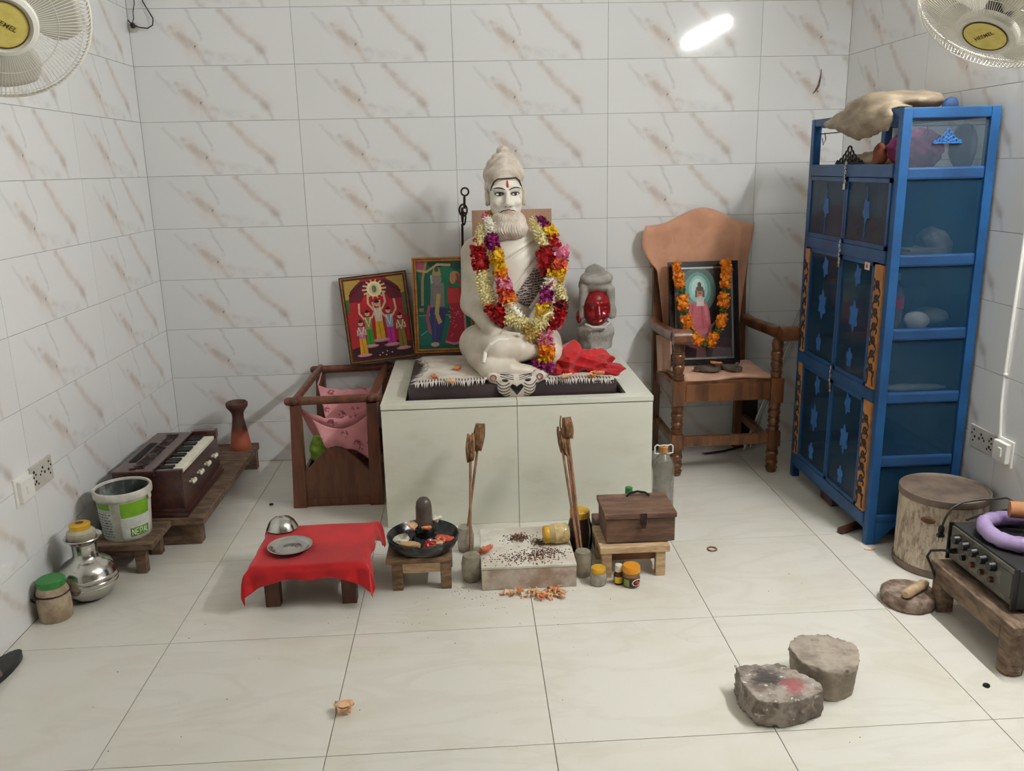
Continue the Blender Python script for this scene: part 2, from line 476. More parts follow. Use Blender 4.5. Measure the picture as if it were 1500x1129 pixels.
m_petal = M('peach_petals', (228, 158, 108), .7, c2=(206, 116, 72), scale=30)
m_petal_l = M('pale_petals', (232, 198, 164), .7, c2=(214, 160, 120), scale=30)
m_leaf = M('dry_leaf', (96, 90, 44), .8, c2=(110, 72, 40), scale=20)

# ------------------------------------------------------------------ tiled altar
m_at = M('altar_marble_tile', (222, 223, 209), .12, c2=(206, 207, 188), scale=3.2, stretch=(1, 1, 2.2), lo=.45, hi=.8)
m_ac = M('altar_core', (132, 124, 108), .9, var=.15)
al = thing('tiled_altar', 'low square altar faced with pale green marble tiles under the white statue', 'altar', (1.725, -.47, 0))
X0, X1, YF, AH = 1.158, 2.292, -.942, .545
MB().b2((X0 + .012, YF + .012, 0), (X1 - .012, -.004, .495)).b2((X0 + .012, YF + .012, .49), (X1 - .012, YF + .055, AH - .022)).b2((X0 + .012, YF + .05, .49), (X0 + .095, -.004, AH - .022)).b2((X1 - .10, YF + .05, .49), (X1 - .012, -.004, AH - .022)).b2((X0 + .09, -.05, .49), (X1 - .1, -.004, AH - .022)).build('core', m_ac, al, smooth=0)
for a, b in ((X0, 1.7205), (1.7225, X1)): MB().b2((a, YF, .001), (b, YF + .011, AH - .026), bev=.0008).build('front_tile', m_at, al, smooth=0)
for x in (X0, X1 - .011):
    for a, b in ((YF + .012, -.47), (-.468, -.005)): MB().b2((x, a, .001), (x + .011, b, AH - .026), bev=.0008).build('side_tile', m_at, al, smooth=0)
for a, b in ((X0 - .002, 1.7205), (1.7225, X1 + .002)): MB().b2((a, YF - .003, AH - .022), (b, YF + .058, AH), bev=.002).build('rim_tile', m_at, al, smooth=0)
for a, b in ((X0 - .002, X0 + .098), (X1 - .104, X1 + .002)):
    MB().b2((a, YF + .060, AH - .022), (b, -.52, AH), bev=.002).build('rim_tile', m_at, al, smooth=0)
    MB().b2((a, -.518, AH - .022), (b, -.005, AH), bev=.002).build('rim_tile', m_at, al, smooth=0)

# ------------------------------------------------------------------ statue of a seated sage
m_mar = M('cream_painted_plaster', (216, 208, 194), .38, c2=(198, 187, 170), scale=7, bump=.06, bscale=40)
m_face = M('white_painted_face', (232, 226, 214), .36, var=.03, scale=8)
m_hair = M('cream_painted_hair', (214, 203, 190), .5, c2=(192, 178, 162), scale=18, bump=.25, bscale=90)
m_slab = M('dark_painted_slab', (62, 50, 52), .42, c2=(44, 36, 38), scale=5)
m_ink = M('dark_paint_line', (52, 42, 40), .6, var=0)
m_tika = M('red_paint', (176, 28, 34), .5, var=0)
m_lip = M('pink_lip_paint', (206, 160, 148), .5, var=0)
m_eye = M('eye_white', (236, 234, 228), .3, var=0)
st = thing('sage_statue', 'white painted statue of a bearded sage with topknot seated cross-legged on a dark slab', 'statue', (1.715, -.5, .497))
# slab with rounded front edge
MB().b2((1.268, -.862, .497), (2.155, -.075, .600), bev=.02).build('slab', m_slab, st, smooth=40)
# tiger skin: wavy-edged sheet lying on the slab, hanging a little over the front
m_skin = M('tiger_skin_white', (214, 207, 196), .6, c2=(190, 178, 164), scale=9)
def skin_out(a):
    return 1 + .03 * math.sin(9 * a) + .02 * math.sin(23 * a + 1)
def skin(u, v):
    x = 1.30 + .84 * u; e = 0
    y = -.845 + .535 * v
    edge = (2 * u - 1)
    if v < .02: y += .012 * math.sin(70 * u) * .4
    pinch = .10 * math.sin(PI * v) ** 2
    x = 1.722 + (x - 1.722) * (1 - pinch) + .006 * math.sin(40 * v) * abs(edge)
    z = .606 + .012 * math.exp(-((u - .5) / .25) ** 2) + .006 * math.sin(6 * u + 4 * v) + .004 * math.sin(17 * u)
    return Vector((x, y, z))
MB().grid(skin, 60, 24).build('tiger_skin', m_skin, st, solid=.008)
fr = MB(); rnd = random.Random(3)
for i in range(110):
    u = i / 109; p = skin(u, 0)
    if 1.60 < p.x < 1.85: continue
    L = rnd.uniform(.012, .022); dx = rnd.uniform(-.006, .006)
    fr.add([p + Vector((-.0035, -.004, .003)), p + Vector((.0035, -.004, .003)), p + Vector((dx, -.022, -L))], [(0, 1, 2)])
for i in range(40):
    for s_ in (0, 1):
        p = skin(s_, i / 39); d = -1 if s_ == 0 else 1
        L = rnd.uniform(.02, .04)
        fr.add([p + Vector((0, -.006, .002)), p + Vector((0, .006, .002)), p + Vector((d * L, rnd.uniform(-.02, .01), -.003))], [(0, 1, 2)])
tag(fr.build('fur_fringe', M('fur_white', (222, 215, 206), .7, var=0), st, smooth=0), None, None, kind='stuff')
fd = MB()
for i in range(64):
    u = .02 + .96 * i / 63; p = skin(u, 0)
    if 1.59 < p.x < 1.86: continue
    fd.add([p + Vector((-.002, .02, .0065)), p + Vector((.002, .02, .0065)), p + Vector((.003, -.014, .004)), p + Vector((-.001, -.014, .004))], [(0, 1, 2, 3)])
tag(fd.build('fringe_stripes', m_ink, st, smooth=0), None, None, kind='stuff')
# tiger head at the front edge
tf = union([ell((1.725, -.83, .608), (.098, .050, .030)), ell((1.725, -.866, .578), (.080, .033, .044)), ell((1.625, -.835, .622), (.026, .018, .022)), ell((1.828, -.835, .622), (.026, .018, .022))], .03)
th = sdf_obj('tiger_head', tf, (1.57, -.93, .52), (1.88, -.72, .70), .006, m_skin, st)
def tface(x, z): return Vector((x, (front_y(tf, x, z) or -.86) - .002, z))
nose = MB()
P = [tface(1.725 + a * .030, .583 + b * .026) for a, b in ((0, -1), (.55, -.2), (1, .45), (.62, .85), (.2, .62), (0, .42), (-.2, .62), (-.62, .85), (-1, .45), (-.55, -.2))]
nose.add(P + [p + Vector((0, -.004, 0)) for p in P], [tuple(range(10, 20))] + [(i, (i + 1) % 10, 10 + (i + 1) % 10, 10 + i) for i in range(10)])
nose.build('nose', M('black_paint', (24, 22, 22), .35, var=0), th, smooth=0)
for s_ in (-1, 1):
    e = MB(); c = tface(1.725 + s_ * .045, .616)
    e.ball(c, (.017, .004, .007), 10, R=Matrix.Rotation(s_ * -.25, 3, 'Y')).build('eye', m_ink, th)
    e = MB(); e.torus(tface(1.727 + s_ * .099, .624) + Vector((0, -.002, 0)), .012, .003, 14, 6, rot=Matrix.Rotation(PI / 2, 3, 'X')).build('ear_ring_mark', M('brown_paint', (150, 90, 84), .6, var=0), th)
stp = MB()
for k in range(5):
    for s_ in (-1, 1):
        pts = []
        for i in range(9):
            t = i / 8; x = 1.725 + s_ * (.030 + .056 * t); z = .556 + .013 * k - .020 * math.sin(t * 2.2) + .02 * t * t
            if front_y(tf, x, z) is not None: pts.append(tface(x, z) + Vector((0, .001, 0)))
        if len(pts) > 2: stp.tube(pts, .0022, 5)
for s_ in (-1, 1):
    for k in range(3):
        pts = [tface(1.725 + s_ * (.012 + .055 * t), (.620 + .006 * k + .008 * t)) + Vector((0, .001, 0)) for t in (0, .25, .5, .75, 1)]
        stp.tube(pts, .0018, 5)
stp.build('face_stripes', m_ink, th)

# body: torso, shoulders, arms, crossed legs, one continuous surface
def folds(f):
    def g(X, Y, Z):
        d = f(X, Y, Z)
        m = np.clip((-.48 - Y) / .06, 0, 1) * np.clip((Z - .80) / .06, 0, 1) * np.clip((1.20 - Z) / .06, 0, 1) * np.clip((1.87 - X) / .06, 0, 1) * np.clip((X - 1.60) / .05, 0, 1)
        q = (X - 1.82) * .80 - (Z - 1.18) * .42
        r = np.sqrt((X - 1.84) ** 2 + (Z - 1.22) ** 2)
        ph = 20 * np.arctan2(Z - 1.26, X - 1.98) + 1.2 * np.sin(9 * r)
        return d + m * (.004 * np.sin(ph) + .013 * np.exp(-(np.sin(ph / 2) / .22) ** 2))
    return g
body_parts = [
    ell((1.725, -.44, .70), (.20, .17, .12)),
    cap((1.725, -.45, .74), (1.735, -.46, 1.06), .150, .150, .78),
    cap((1.615, -.44, 1.115), (1.865, -.44, 1.115), .075, .075),
    cap((1.725, -.45, 1.13), (1.715, -.48, 1.28), .085, .060),
    cap((1.575, -.43, 1.105), (1.558, -.46, .88), .068, .056), cap((1.558, -.46, .88), (1.655, -.69, .775), .054, .034),
    cap((1.890, -.43, 1.105), (1.925, -.47, .88), .068, .056), cap((1.925, -.47, .88), (1.855, -.68, .772), .056, .036),
]
leg_parts = [
    cap((1.575, -.48, .695), (1.660, -.74, .715), .090, .066), cap((1.665, -.745, .722), (1.745, -.745, .716), .060, .054), cap((1.745, -.745, .716), (1.820, -.735, .708), .048, .036),
    cap((1.875, -.48, .690), (1.885, -.70, .680), .085, .062),
    cap((1.575, -.56, .655), (1.620, -.790, .646), .060, .048), cap((1.620, -.790, .646), (1.700, -.805, .640), .050, .044), cap((1.700, -.805, .640), (1.850, -.800, .622), .042, .022),
]
bodyf0 = union([union(body_parts, .03)] + leg_parts, .011)
hand = [cap((1.655, -.69, .775), (1.71, -.735, .768), .032, .026), ]
for k, (dx, dz, L) in enumerate(((0, .012, .105), (.002, .002, .115), (0, -.008, .105), (-.004, -.018, .085))):
    hand.append(cap((1.70, -.745 + .004 * k, .766 + dz), (1.70 + L, -.752 + .004 * k, .768 + dz * .8), .0105, .008))
hand.append(cap((1.68, -.735, .79), (1.745, -.765, .788), .011, .008))
handf = union(hand, .008)
bodyf = union([bodyf0, handf], .012)
body = sdf_obj('body', bodyf, (1.44, -.90, .58), (2.02, -.24, 1.36), .0072, m_mar, st)
# white shawl over the chest in radiating folds
tors = union(body_parts[:4], .03); shf0 = folds(lambda X, Y, Z: tors(X, Y, Z) - .016)
def shf(X, Y, Z):
    d = shf0(X, Y, Z)
    return np.maximum(np.maximum(np.maximum(d, Y + .47), .80 - Z), np.maximum(1.635 + .02 * np.sin(20 * Z) - X, np.maximum(X - 1.885, Z - 1.215)))
sdf_obj('shawl', shf, (1.58, -.68, .77), (1.92, -.43, 1.24), .0055, m_face, st)
bodyf_ = bodyf; bodyf = lambda X, Y, Z: np.minimum(bodyf_(X, Y, Z), shf(X, Y, Z))
# hem of the dhoti over the right knee, a raised rolled edge
hem = [(1.700, -.02, .770), (1.66, -.02, .772), (1.625, -.02, .752), (1.600, -.02, .715), (1.590, -.02, .680)]
pts = []
for x, dy, z in hem:
    y = front_y(bodyf, x, z); pts.append(Vector((x, (y if y is not None else -.72) - .003, z)))
MB().tube(pts, [.006, .009, .010, .010, .007], 8).build('dhoti_hem', m_face, st)
# shawl falling over the left shoulder with its dark patterned border
m_band = NT('patterned_shawl_border'); co = m_band.obj()
vo = m_band.n('ShaderNodeTexVoronoi', feature='DISTANCE_TO_EDGE'); vo.inputs['Scale'].default_value = 70; m_band.l(co, vo.inputs['Vector'])
wv = m_band.n('ShaderNodeTexWave', wave_type='RINGS'); wv.inputs['Scale'].default_value = 26; wv.inputs['Distortion'].default_value = 7; m_band.l(co, wv.inputs['Vector'])
ff = m_band.math('MAXIMUM', m_band.ramp(vo.outputs[0], .06, .02), m_band.ramp(wv.outputs[0], .72, .82))
m_band.l(m_band.mix(ff, rgb(56, 42, 44), rgb(196, 182, 176)), m_band.b.inputs['Base Color']); m_band = m_band.m
def band(u, v):
    c = Vector((1.762, 0, .900)).lerp(Vector((1.862, 0, 1.030)), v); d = Vector((.70, 0, -.45)).normalized()
    p = c + d * (.082 * (u - .42)); y = front_y(bodyf, p.x, p.z)
    return Vector((p.x, (y if y is not None else -.56) - .005, p.z))
MB().grid(band, 10, 16).build('shawl_border', m_band, st, solid=.005)
pts = [band(1.0, v / 8) + Vector((.006, -.004, -.006)) for v in range(9)]
MB().tube(pts, .009, 8).build('shawl_fold', m_face, st)

# head
HX = 1.716
headf = union([ell((HX, -.485, 1.355), (.074, .088, .108)), ell((HX, -.50, 1.30), (.062, .075, .06)),
               cap((HX + .003, -.572, 1.385), (HX + .005, -.596, 1.330), .007, .014), ell((HX - .011, -.582, 1.324), (.009, .012, .008)), ell((HX + .020, -.582, 1.324), (.009, .012, .008)),
               cap((HX - .052, -.548, 1.394), (HX - .014, -.570, 1.391), .011, .010), cap((HX + .022, -.570, 1.391), (HX + .056, -.548, 1.394), .010, .011),
               ell((HX - .036, -.552, 1.335), (.024, .02, .02)), ell((HX + .042, -.552, 1.335), (.024, .02, .02)), ell((HX + .004, -.572, 1.297), (.03, .016, .018))], .014)
head = sdf_obj('head', headf, (1.60, -.64, 1.20), (1.83, -.36, 1.50), .0045, m_face, st)
def hface(x, z, o=.002): return Vector((x, (front_y(headf, x, z) or -.55) - o, z))
for s_, ex in ((-1, HX - .031), (1, HX + .037)):
    c = hface(ex, 1.370, 0)
    MB().ball(c + Vector((0, .002, 0)), (.0165, .005, .0058), 12).build('eye', m_eye, head)
    MB().ball(c + Vector((.002, -.0022, .0004)), (.0066, .003, .0056), 10).build('iris', m_ink, head)
    lid = MB(); lid.tube([hface(ex + t * .019, 1.3715 + .0055 * (1 - t * t), .003) for t in (-1, -.6, -.2, .2, .6, 1)], .0034, 6); lid.tube([hface(ex + t * .018, 1.3685 - .0052 * (1 - t * t), .003) for t in (-1, -.4, .2, 1)], .0016, 5)
    lid.build('eyelid_line', m_ink, head)
    MB().tube([hface(ex - .001 * s_ + t * .025, 1.391 + .006 * (1 - t * t) + .003 * t * s_, .003) for t in (-1, -.6, -.2, .2, .6, 1)], [.0015, .0025, .003, .003, .0025, .0015], 6).build('eyebrow', m_ink, head)
    MB().ball(hface(HX + .004 + s_ * .009, 1.3185, 0), (.004, .003, .003), 8).build('nostril', m_ink, head)
tk = MB(); tk.tube([hface(HX + .005, z, .002) for z in (1.397, 1.405, 1.413, 1.421, 1.428)], [.004, .0055, .005, .004, .002], 6); tk.build('forehead_mark', m_tika, head)
MB().tube([hface(HX + .006 + t * .019, 1.2965 - .004 * t * t + .002 * (1 - abs(t)), .001) for t in (-1, -.5, 0, .5, 1)], [.002, .005, .006, .005, .002], 8).build('lips', m_lip, head)
MB().tube([hface(HX + .006 + t * .034, 1.304 - .010 * t * t + .0015 * math.cos(9 * t), .002) for t in (-1, -.7, -.4, -.1, .1, .4, .7, 1)], .0022, 6).build('moustache_line', m_ink, head)
hl = [(-.066, 1.385), (-.062, 1.402), (-.052, 1.422), (-.036, 1.434), (-.01, 1.435), (.02, 1.436), (.044, 1.438), (.060, 1.426), (.068, 1.405), (.070, 1.388)]
for s_ in (-1, 1):
    MB().ball((HX + s_ * .081, -.490, 1.352), (.012, .022, .034), 12, R=Matrix.Rotation(s_ * .15, 3, 'Y')).ball((HX + s_ * .083, -.484, 1.330), (.009, .012, .014), 10).build('ear', m_mar, head)
# hair: a cap of combed ridges rising to a coiled topknot
def hairf(X, Y, Z):
    base = union([ell((1.710, -.455, 1.452), (.091, .10, .066)), ell((1.710, -.45, 1.40), (.086, .085, .07)), ell((1.708, -.462, 1.495), (.072, .076, .038)), ell((1.708, -.465, 1.526), (.048, .05, .021)), ell((1.709, -.468, 1.553), (.028, .03, .022))], .005)(X, Y, Z)
    a = np.arctan2(X - 1.71, -(Y + .46))
    d = base + .0022 * np.sin(150 * (Z - 1.45) + 9 * np.abs(a) ** 1.5)
    # cut away the face opening
    cut = ell((HX + .003, -.62, 1.345), (.067, .12, .092))(X, Y, Z)
    return np.maximum(d, -cut)
hr = sdf_obj('hair', hairf, (1.59, -.60, 1.32), (1.83, -.33, 1.60), .0045, m_hair, st)
def hy(x, z):
    a = front_y(headf, x, z); b = front_y(hairf, x, z); c = [v for v in (a, b) if v is not None]
    return min(c) if c else -.52
MB().tube([Vector((HX + x, hy(HX + x, z) - .002, z)) for x, z in hl], .0032, 6).build('hairline', m_ink, hr)
# beard: full rounded, carved strands
def beardf(X, Y, Z):
    d = union([ell((1.722, -.545, 1.262), (.074, .058, .040)), ell((1.724, -.548, 1.225), (.080, .062, .044)), ell((1.690, -.55, 1.212), (.042, .055, .036)), ell((1.757, -.55, 1.214), (.044, .055, .036))], .02)(X, Y, Z)
    a = np.arctan2(X - 1.722, -(Y + .48)); d = d + .0020 * np.sin(70 * a + 5 * np.sin(60 * (Z - 1.2))) + .002 * wob(X, Y, Z, 90, 2)
    cut = ell((HX + .005, -.61, 1.302), (.033, .055, .018))(X, Y, Z)
    return np.maximum(d, -cut)
sdf_obj('beard', beardf, (1.62, -.64, 1.15), (1.83, -.43, 1.32), .0045, m_hair, st)

# ------------------------------------------------------------------ flower garlands on the statue
FL = {
 'cream': M('tuberose_buds', (232, 224, 178), .7, c2=(206, 192, 128), scale=60),
 'white': M('jasmine_buds', (236, 232, 220), .7, c2=(206, 198, 176), scale=60),
 'red': M('red_rose_petals', (190, 14, 26), .6, c2=(128, 6, 16), scale=40),
 'dark': M('maroon_petals', (120, 24, 30), .7, c2=(70, 14, 20), scale=40),
 'yellow': M('yellow_chrysanthemum', (238, 200, 34), .7, c2=(206, 158, 16), scale=50),
 'orange': M('marigold_orange', (240, 156, 34), .7, c2=(206, 104, 14), scale=50),
 'pink': M('pink_petals', (232, 150, 172), .65, c2=(204, 104, 138), scale=40),
 'coral': M('coral_petals', (226, 98, 70), .65, c2=(186, 58, 44), scale=40),
 'magenta': M('magenta_petals', (158, 26, 112), .65, c2=(104, 10, 74), scale=40),
 'gold': M('gold_tinsel', (198, 172, 96), .45, c2=(150, 118, 60), scale=50),
 'leaf': M('garland_leaf', (70, 92, 34), .7, c2=(40, 58, 20), scale=40),
}
PN = {'cream': 'tuberose_bunch', 'white': 'jasmine_bunch', 'red': 'rose_bunch', 'dark': 'maroon_bunch', 'yellow': 'chrysanthemum_bunch', 'orange': 'marigold', 'pink': 'pink_bunch', 'coral': 'coral_bunch', 'magenta': 'magenta_bunch', 'gold': 'tinsel_tassel', 'leaf': 'leaf_bunch'}
OUTER = [('cream',1.625,-0.500,1.250,0.018),('cream',1.605,-0.560,1.210,0.022),('cream',1.599,-0.600,1.169,0.024),('red',1.589,-0.620,1.130,0.028),('red',1.593,-0.625,1.074,0.028),('cream',1.600,-0.630,1.027,0.027),('cream',1.605,-0.635,0.980,0.027),('cream',1.618,-0.640,0.938,0.026),('cream',1.626,-0.640,0.905,0.024),('red',1.649,-0.660,0.877,0.028),('red',1.677,-0.680,0.852,0.030),('cream',1.721,-0.700,0.848,0.027),('cream',1.755,-0.710,0.831,0.025),('gold',1.790,-0.720,0.808,0.024),('cream',1.838,-0.720,0.827,0.026),('cream',1.866,-0.710,0.861,0.025),('red',1.905,-0.700,0.831,0.027),('red',1.930,-0.670,0.870,0.026),('dark',1.943,-0.660,0.892,0.022),('cream',1.940,-0.630,0.927,0.022),('cream',1.933,-0.620,0.956,0.020),('cream',1.925,-0.615,1.0,0.018),('red',1.888,-0.620,1.053,0.028),('red',1.878,-0.610,1.106,0.028),('cream',1.872,-0.590,1.169,0.027),('cream',1.857,-0.560,1.203,0.024),('cream',1.845,-0.520,1.236,0.020)]
INNER = [('yellow',1.648,-0.470,1.283,0.014),('pink',1.623,-0.500,1.273,0.014),('white',1.638,-0.570,1.245,0.020),('white',1.642,-0.600,1.211,0.019),('magenta',1.644,-0.620,1.187,0.022),('magenta',1.651,-0.635,1.156,0.022),('yellow',1.662,-0.650,1.113,0.024),('yellow',1.669,-0.655,1.072,0.024),('orange',1.677,-0.660,1.040,0.024),('pink',1.688,-0.665,1.002,0.025),('coral',1.695,-0.670,0.961,0.028),('orange',1.709,-0.675,0.931,0.024),('white',1.720,-0.680,0.896,0.020),('white',1.742,-0.700,0.872,0.018),('gold',1.809,-0.740,0.784,0.028),('yellow',1.854,-0.710,0.885,0.024),('magenta',1.868,-0.690,0.917,0.022),('magenta',1.879,-0.670,0.949,0.024),('white',1.894,-0.650,0.988,0.025),('yellow',1.925,-0.640,1.034,0.030),('coral',1.930,-0.630,1.068,0.030),('pink',1.943,-0.620,1.114,0.026),('red',1.918,-0.610,1.164,0.020),('yellow',1.905,-0.590,1.204,0.020),('magenta',1.884,-0.560,1.235,0.016),('magenta',1.866,-0.530,1.251,0.014)]
TAIL = [('pink',1.860,-0.760,0.759,0.026),('orange',1.861,-0.770,0.722,0.026),('orange',1.861,-0.775,0.702,0.026),('yellow',1.857,-0.780,0.682,0.022),('magenta',1.820,-0.790,0.653,0.020),('magenta',1.858,-0.800,0.651,0.020)]
def bunch(kind, p, ax, L, r, root, seed):
    rd = random.Random(seed); mb = MB(); p = Vector(p); ax = ax.normalized()
    t = ax.orthogonal().normalized(); b = ax.cross(t)
    if kind in ('cream', 'white', 'gold'):
        nr = 5 if kind != 'white' else 4
        for i in range(nr):
            for k in range(11):
                a = 2 * PI * (k + .5 * (i % 2)) / 11 + rd.uniform(-.15, .15); d = t * math.cos(a) + b * math.sin(a)
                c = p + ax * (L * (i / (nr - 1) - .5) * .95) + d * r * rd.uniform(.74, .92)
                q = (d + ax * rd.uniform(-.3, .5)).normalized(); s_ = q.orthogonal().normalized(); u_ = q.cross(s_); e = r * .17
                mb.add([c - q * r * .3, c + s_ * e, c + u_ * e, c - s_ * e, c - u_ * e, c + q * r * .34], [(0, 2, 1), (0, 3, 2), (0, 4, 3), (0, 1, 4), (5, 1, 2), (5, 2, 3), (5, 3, 4), (5, 4, 1)])
        mb.tube([p - ax * L * .5, p + ax * L * .5], r * .72, 10)
    else:
        nl = 4
        for i in range(nl):
            petal_mesh(mb, p + ax * (L * (i / (nl - 1) - .5) * .8), r * 1.0, 17, r * .62, rd, axis=ax, wid=.75, curl=.55)
        mb.tube([p - ax * L * .48, p, p + ax * L * .48], [r * .5, r * .68, r * .5], 9)
    return mb.build(PN[kind], FL[kind], root, smooth=60)
def garland(root, segs, seed):
    n = len(segs)
    for i, (k, x, y, z, r) in enumerate(segs):
        a = Vector(segs[max(i - 1, 0)][1:4]); c = Vector(segs[min(i + 1, n - 1)][1:4]); p = Vector((x, y, z))
        ax = c - a; L = max(min((c - p).length if i < n - 1 else .04, .06), (p - a).length if i else .04, .036)
        bunch(k, p + Vector((0, -.006, 0)), ax, min(L, .058) * 1.06, r * 1.28, root, seed + i)
    MB().tube([s_[1:4] for s_ in segs], .004, 6).build('string', FL['leaf'], root)
ga = thing('flower_garland', 'thick garland of cream tuberose and red rose bunches hanging round the white statue', 'garland', (1.76, -.66, .80), group='garlands on the statue')
garland(ga, OUTER, 100)
gb = thing('flower_garland', 'inner garland of yellow, magenta and pink flowers with a long tassel on the white statue', 'garland', (1.78, -.68, .80), group='garlands on the statue')
garland(gb, INNER, 200); garland(gb, TAIL, 300)

# ------------------------------------------------------------------ things round the statue
m_bd = M('brown_board', (186, 152, 128), .7, c2=(168, 132, 108), scale=4)
bd = MB(); T = Matrix.Translation((1.757, -.20, .601)) @ Matrix.Rotation(-.03, 4, 'X')
bd.b2((-.192, -.007, 0), (.192, .007, .685), bev=.003); bd.v = [tuple(T @ Vector(v)) for v in bd.v]
tag(bd.build('back_board', m_bd, at=(1.757, -.20, .601), smooth=0), 'plain brown board standing upright behind the white statue', 'board')
# iron rod with a ring and looped links
m_iron = M('rusty_iron', (66, 48, 42), .6, metal=.5, c2=(40, 30, 28), scale=40, bump=.2)
ir = thing('ringed_iron_rod', 'thin dark iron rod topped by a ring and looped links beside the statue shoulder', 'rod', (1.512, -.12, .601))
MB().tube([(1.512, -.05, .601), (1.513, -.06, 1.0), (1.518, -.12, 1.22)], .006, 8).build('rod', m_iron, ir)
MB().tube([(1.531, -.12, 1.292), (1.533, -.12, 1.35)], .006, 8).torus((1.536, -.12, 1.372), .018, .0045, 20, 7, rot=Matrix.Rotation(PI / 2, 3, 'X')).build('ring_top', m_iron, ir)
def loop(mb, c, rx, rz, r, tw, tilt=0):
    R = Matrix.Rotation(tilt, 3, 'Y') @ Matrix.Rotation(tw, 3, 'Z')
    mb.tube([Vector(c) + R @ Vector((rx * math.cos(2 * PI * i / 18), 0, rz * math.sin(2 * PI * i / 18))) for i in range(18)], r, 7, closed=True)
lk = MB(); loop(lk, (1.525, -.12, 1.285), .019, .028, .0048, .2); lk.build('link', m_iron, ir)
lk = MB(); loop(lk, (1.520, -.12, 1.262), .009, .034, .0048, 1.2); lk.build('link', m_iron, ir)
lk = MB(); loop(lk, (1.528, -.125, 1.245), .008, .030, .0045, -.5, .1); lk.build('link', m_iron, ir)

# flat print helper: polygons given in 0..1 picture coordinates, stacked as printed colour areas
PM = {}
def pm(c):
    if c not in PM: PM[c] = M('print_%d_%d_%d' % c, c, .35, var=.06, scale=60)
    return PM[c]
def picture(root, w_, h_, shapes, name='print'):
    mb = MB(); mats = []; 
    for i, (c, poly) in enumerate(shapes):
        mt = pm(c)
        if mt not in mats: mats.append(mt)
        y = -.0005 - .00006 * i
        n = len(poly); mb.add([((x - .5) * w_, y, z * h_) for x, z in poly], [tuple(range(n))], mats.index(mt))
    return mb.build(name, mats, root, smooth=0, world=False)
def circ(x, z, rx, rz, n=16): return [(x + rx * math.cos(2 * PI * i / n), z + rz * math.sin(2 * PI * i / n)) for i in range(n)]
def limb(pts, w_):
    L = []; Rr = []
    for i, p in enumerate(pts):
        a = pts[max(i - 1, 0)]; b = pts[min(i + 1, len(pts) - 1)]; d = (b[0] - a[0], b[1] - a[1]); l = math.hypot(*d) or 1
        nx, ny = -d[1] / l * w_, d[0] / l * w_; L.append((p[0] + nx, p[1] + ny)); Rr.append((p[0] - nx, p[1] - ny))
    return L + Rr[::-1]
def frame(root, w_, h_, bw, d, mats, steps):
    """four mitred mouldings; steps: (inset0, inset1, depth, material index)"""
    for side in range(4):
        mb = MB()
        for a, b, dep, mi in steps:
            W, H = w_ / 2, h_
            o = [(-W + a, a), (W - a, a), (W - a, H - a), (-W + a, H - a)]; q = [(-W + b, b), (W - b, b), (W - b, H - b), (-W + b, H - b)]
            i, j = side, (side + 1) % 4
            P = [o[i], o[j], q[j], q[i]]
            V = [(x, -dep, z) for x, z in P] + [(x, d, z) for x, z in P]
            mb.add(V, [(0, 1, 2, 3), (7, 6, 5, 4), (0, 4, 5, 1), (1, 5, 6, 2), (2, 6, 7, 3), (3, 7, 4, 0)], mi)
        mb.build('frame_side', mats, root, smooth=0, world=False)
def place(root, R): root.rotation_euler = R
m_fr1 = M('dark_frame_wood', (84, 46, 30), .4, var=.2, scale=30); m_fr1b = M('gold_frame_edge', (170, 124, 64), .4, var=.2, scale=40)
m_fr2 = M('orange_gold_frame', (196, 132, 56), .4, c2=(160, 100, 40), scale=40); m_fr2b = M('brown_frame_groove', (112, 66, 32), .5, var=.1)
m_backing = M('picture_backing', (90, 74, 60), .9, var=.1)
SK = (226, 186, 160)
def dancer(x, z, s, robe, top, arms):
    """one simple printed figure standing on a pink disc"""
    out = [((196, 130, 142), circ(x, z, .085 * s, .022 * s)), ((214, 160, 166), circ(x, z + .006, .06 * s, .014 * s)),
           (robe, [(x - .045 * s, z + .02), (x + .045 * s, z + .02), (x + .035 * s, z + .23 * s), (x - .035 * s, z + .23 * s)]),
           (tuple(int(c * .8) for c in robe), limb([(x, z + .02), (x - .006, z + .2 * s)], .006 * s)),
           (top, [(x - .034 * s, z + .21 * s), (x + .034 * s, z + .21 * s), (x + .044 * s, z + .36 * s), (x - .044 * s, z + .36 * s)]),
           ((236, 226, 206), limb([(x - .03 * s, z + .36 * s), (x, z + .24 * s), (x + .03 * s, z + .36 * s)], .007 * s)),
           (SK, circ(x, z + .405 * s, .026 * s, .030 * s)), ((40, 28, 26), circ(x, z + .428 * s, .027 * s, .014 * s)), ((40, 28, 26), circ(x, z + .445 * s, .011 * s, .011 * s)),
           ((70, 40, 36), limb([(x - .012 * s, z + .405 * s), (x + .012 * s, z + .405 * s)], .002 * s))]
    if arms == 'up':
        for k in (-1, 1): out.append((SK, limb([(x + k * .04 * s, z + .34 * s), (x + k * .085 * s, z + .42 * s), (x + k * .075 * s, z + .54 * s)], .010 * s)))
    else:
        for k in (-1, 1): out.append((SK, limb([(x + k * .042 * s, z + .33 * s), (x + k * .05 * s, z + .26 * s), (x, z + .29 * s)], .010 * s)))
    return [(c, [(x + (a - x) * 1.5, b) for a, b in P]) for c, P in out]
p1 = thing('framed_print', 'tilted framed red print of five dancing robed figures, standing left of the statue', 'picture', (1.097, -.10, .545), group='framed prints by the statue')
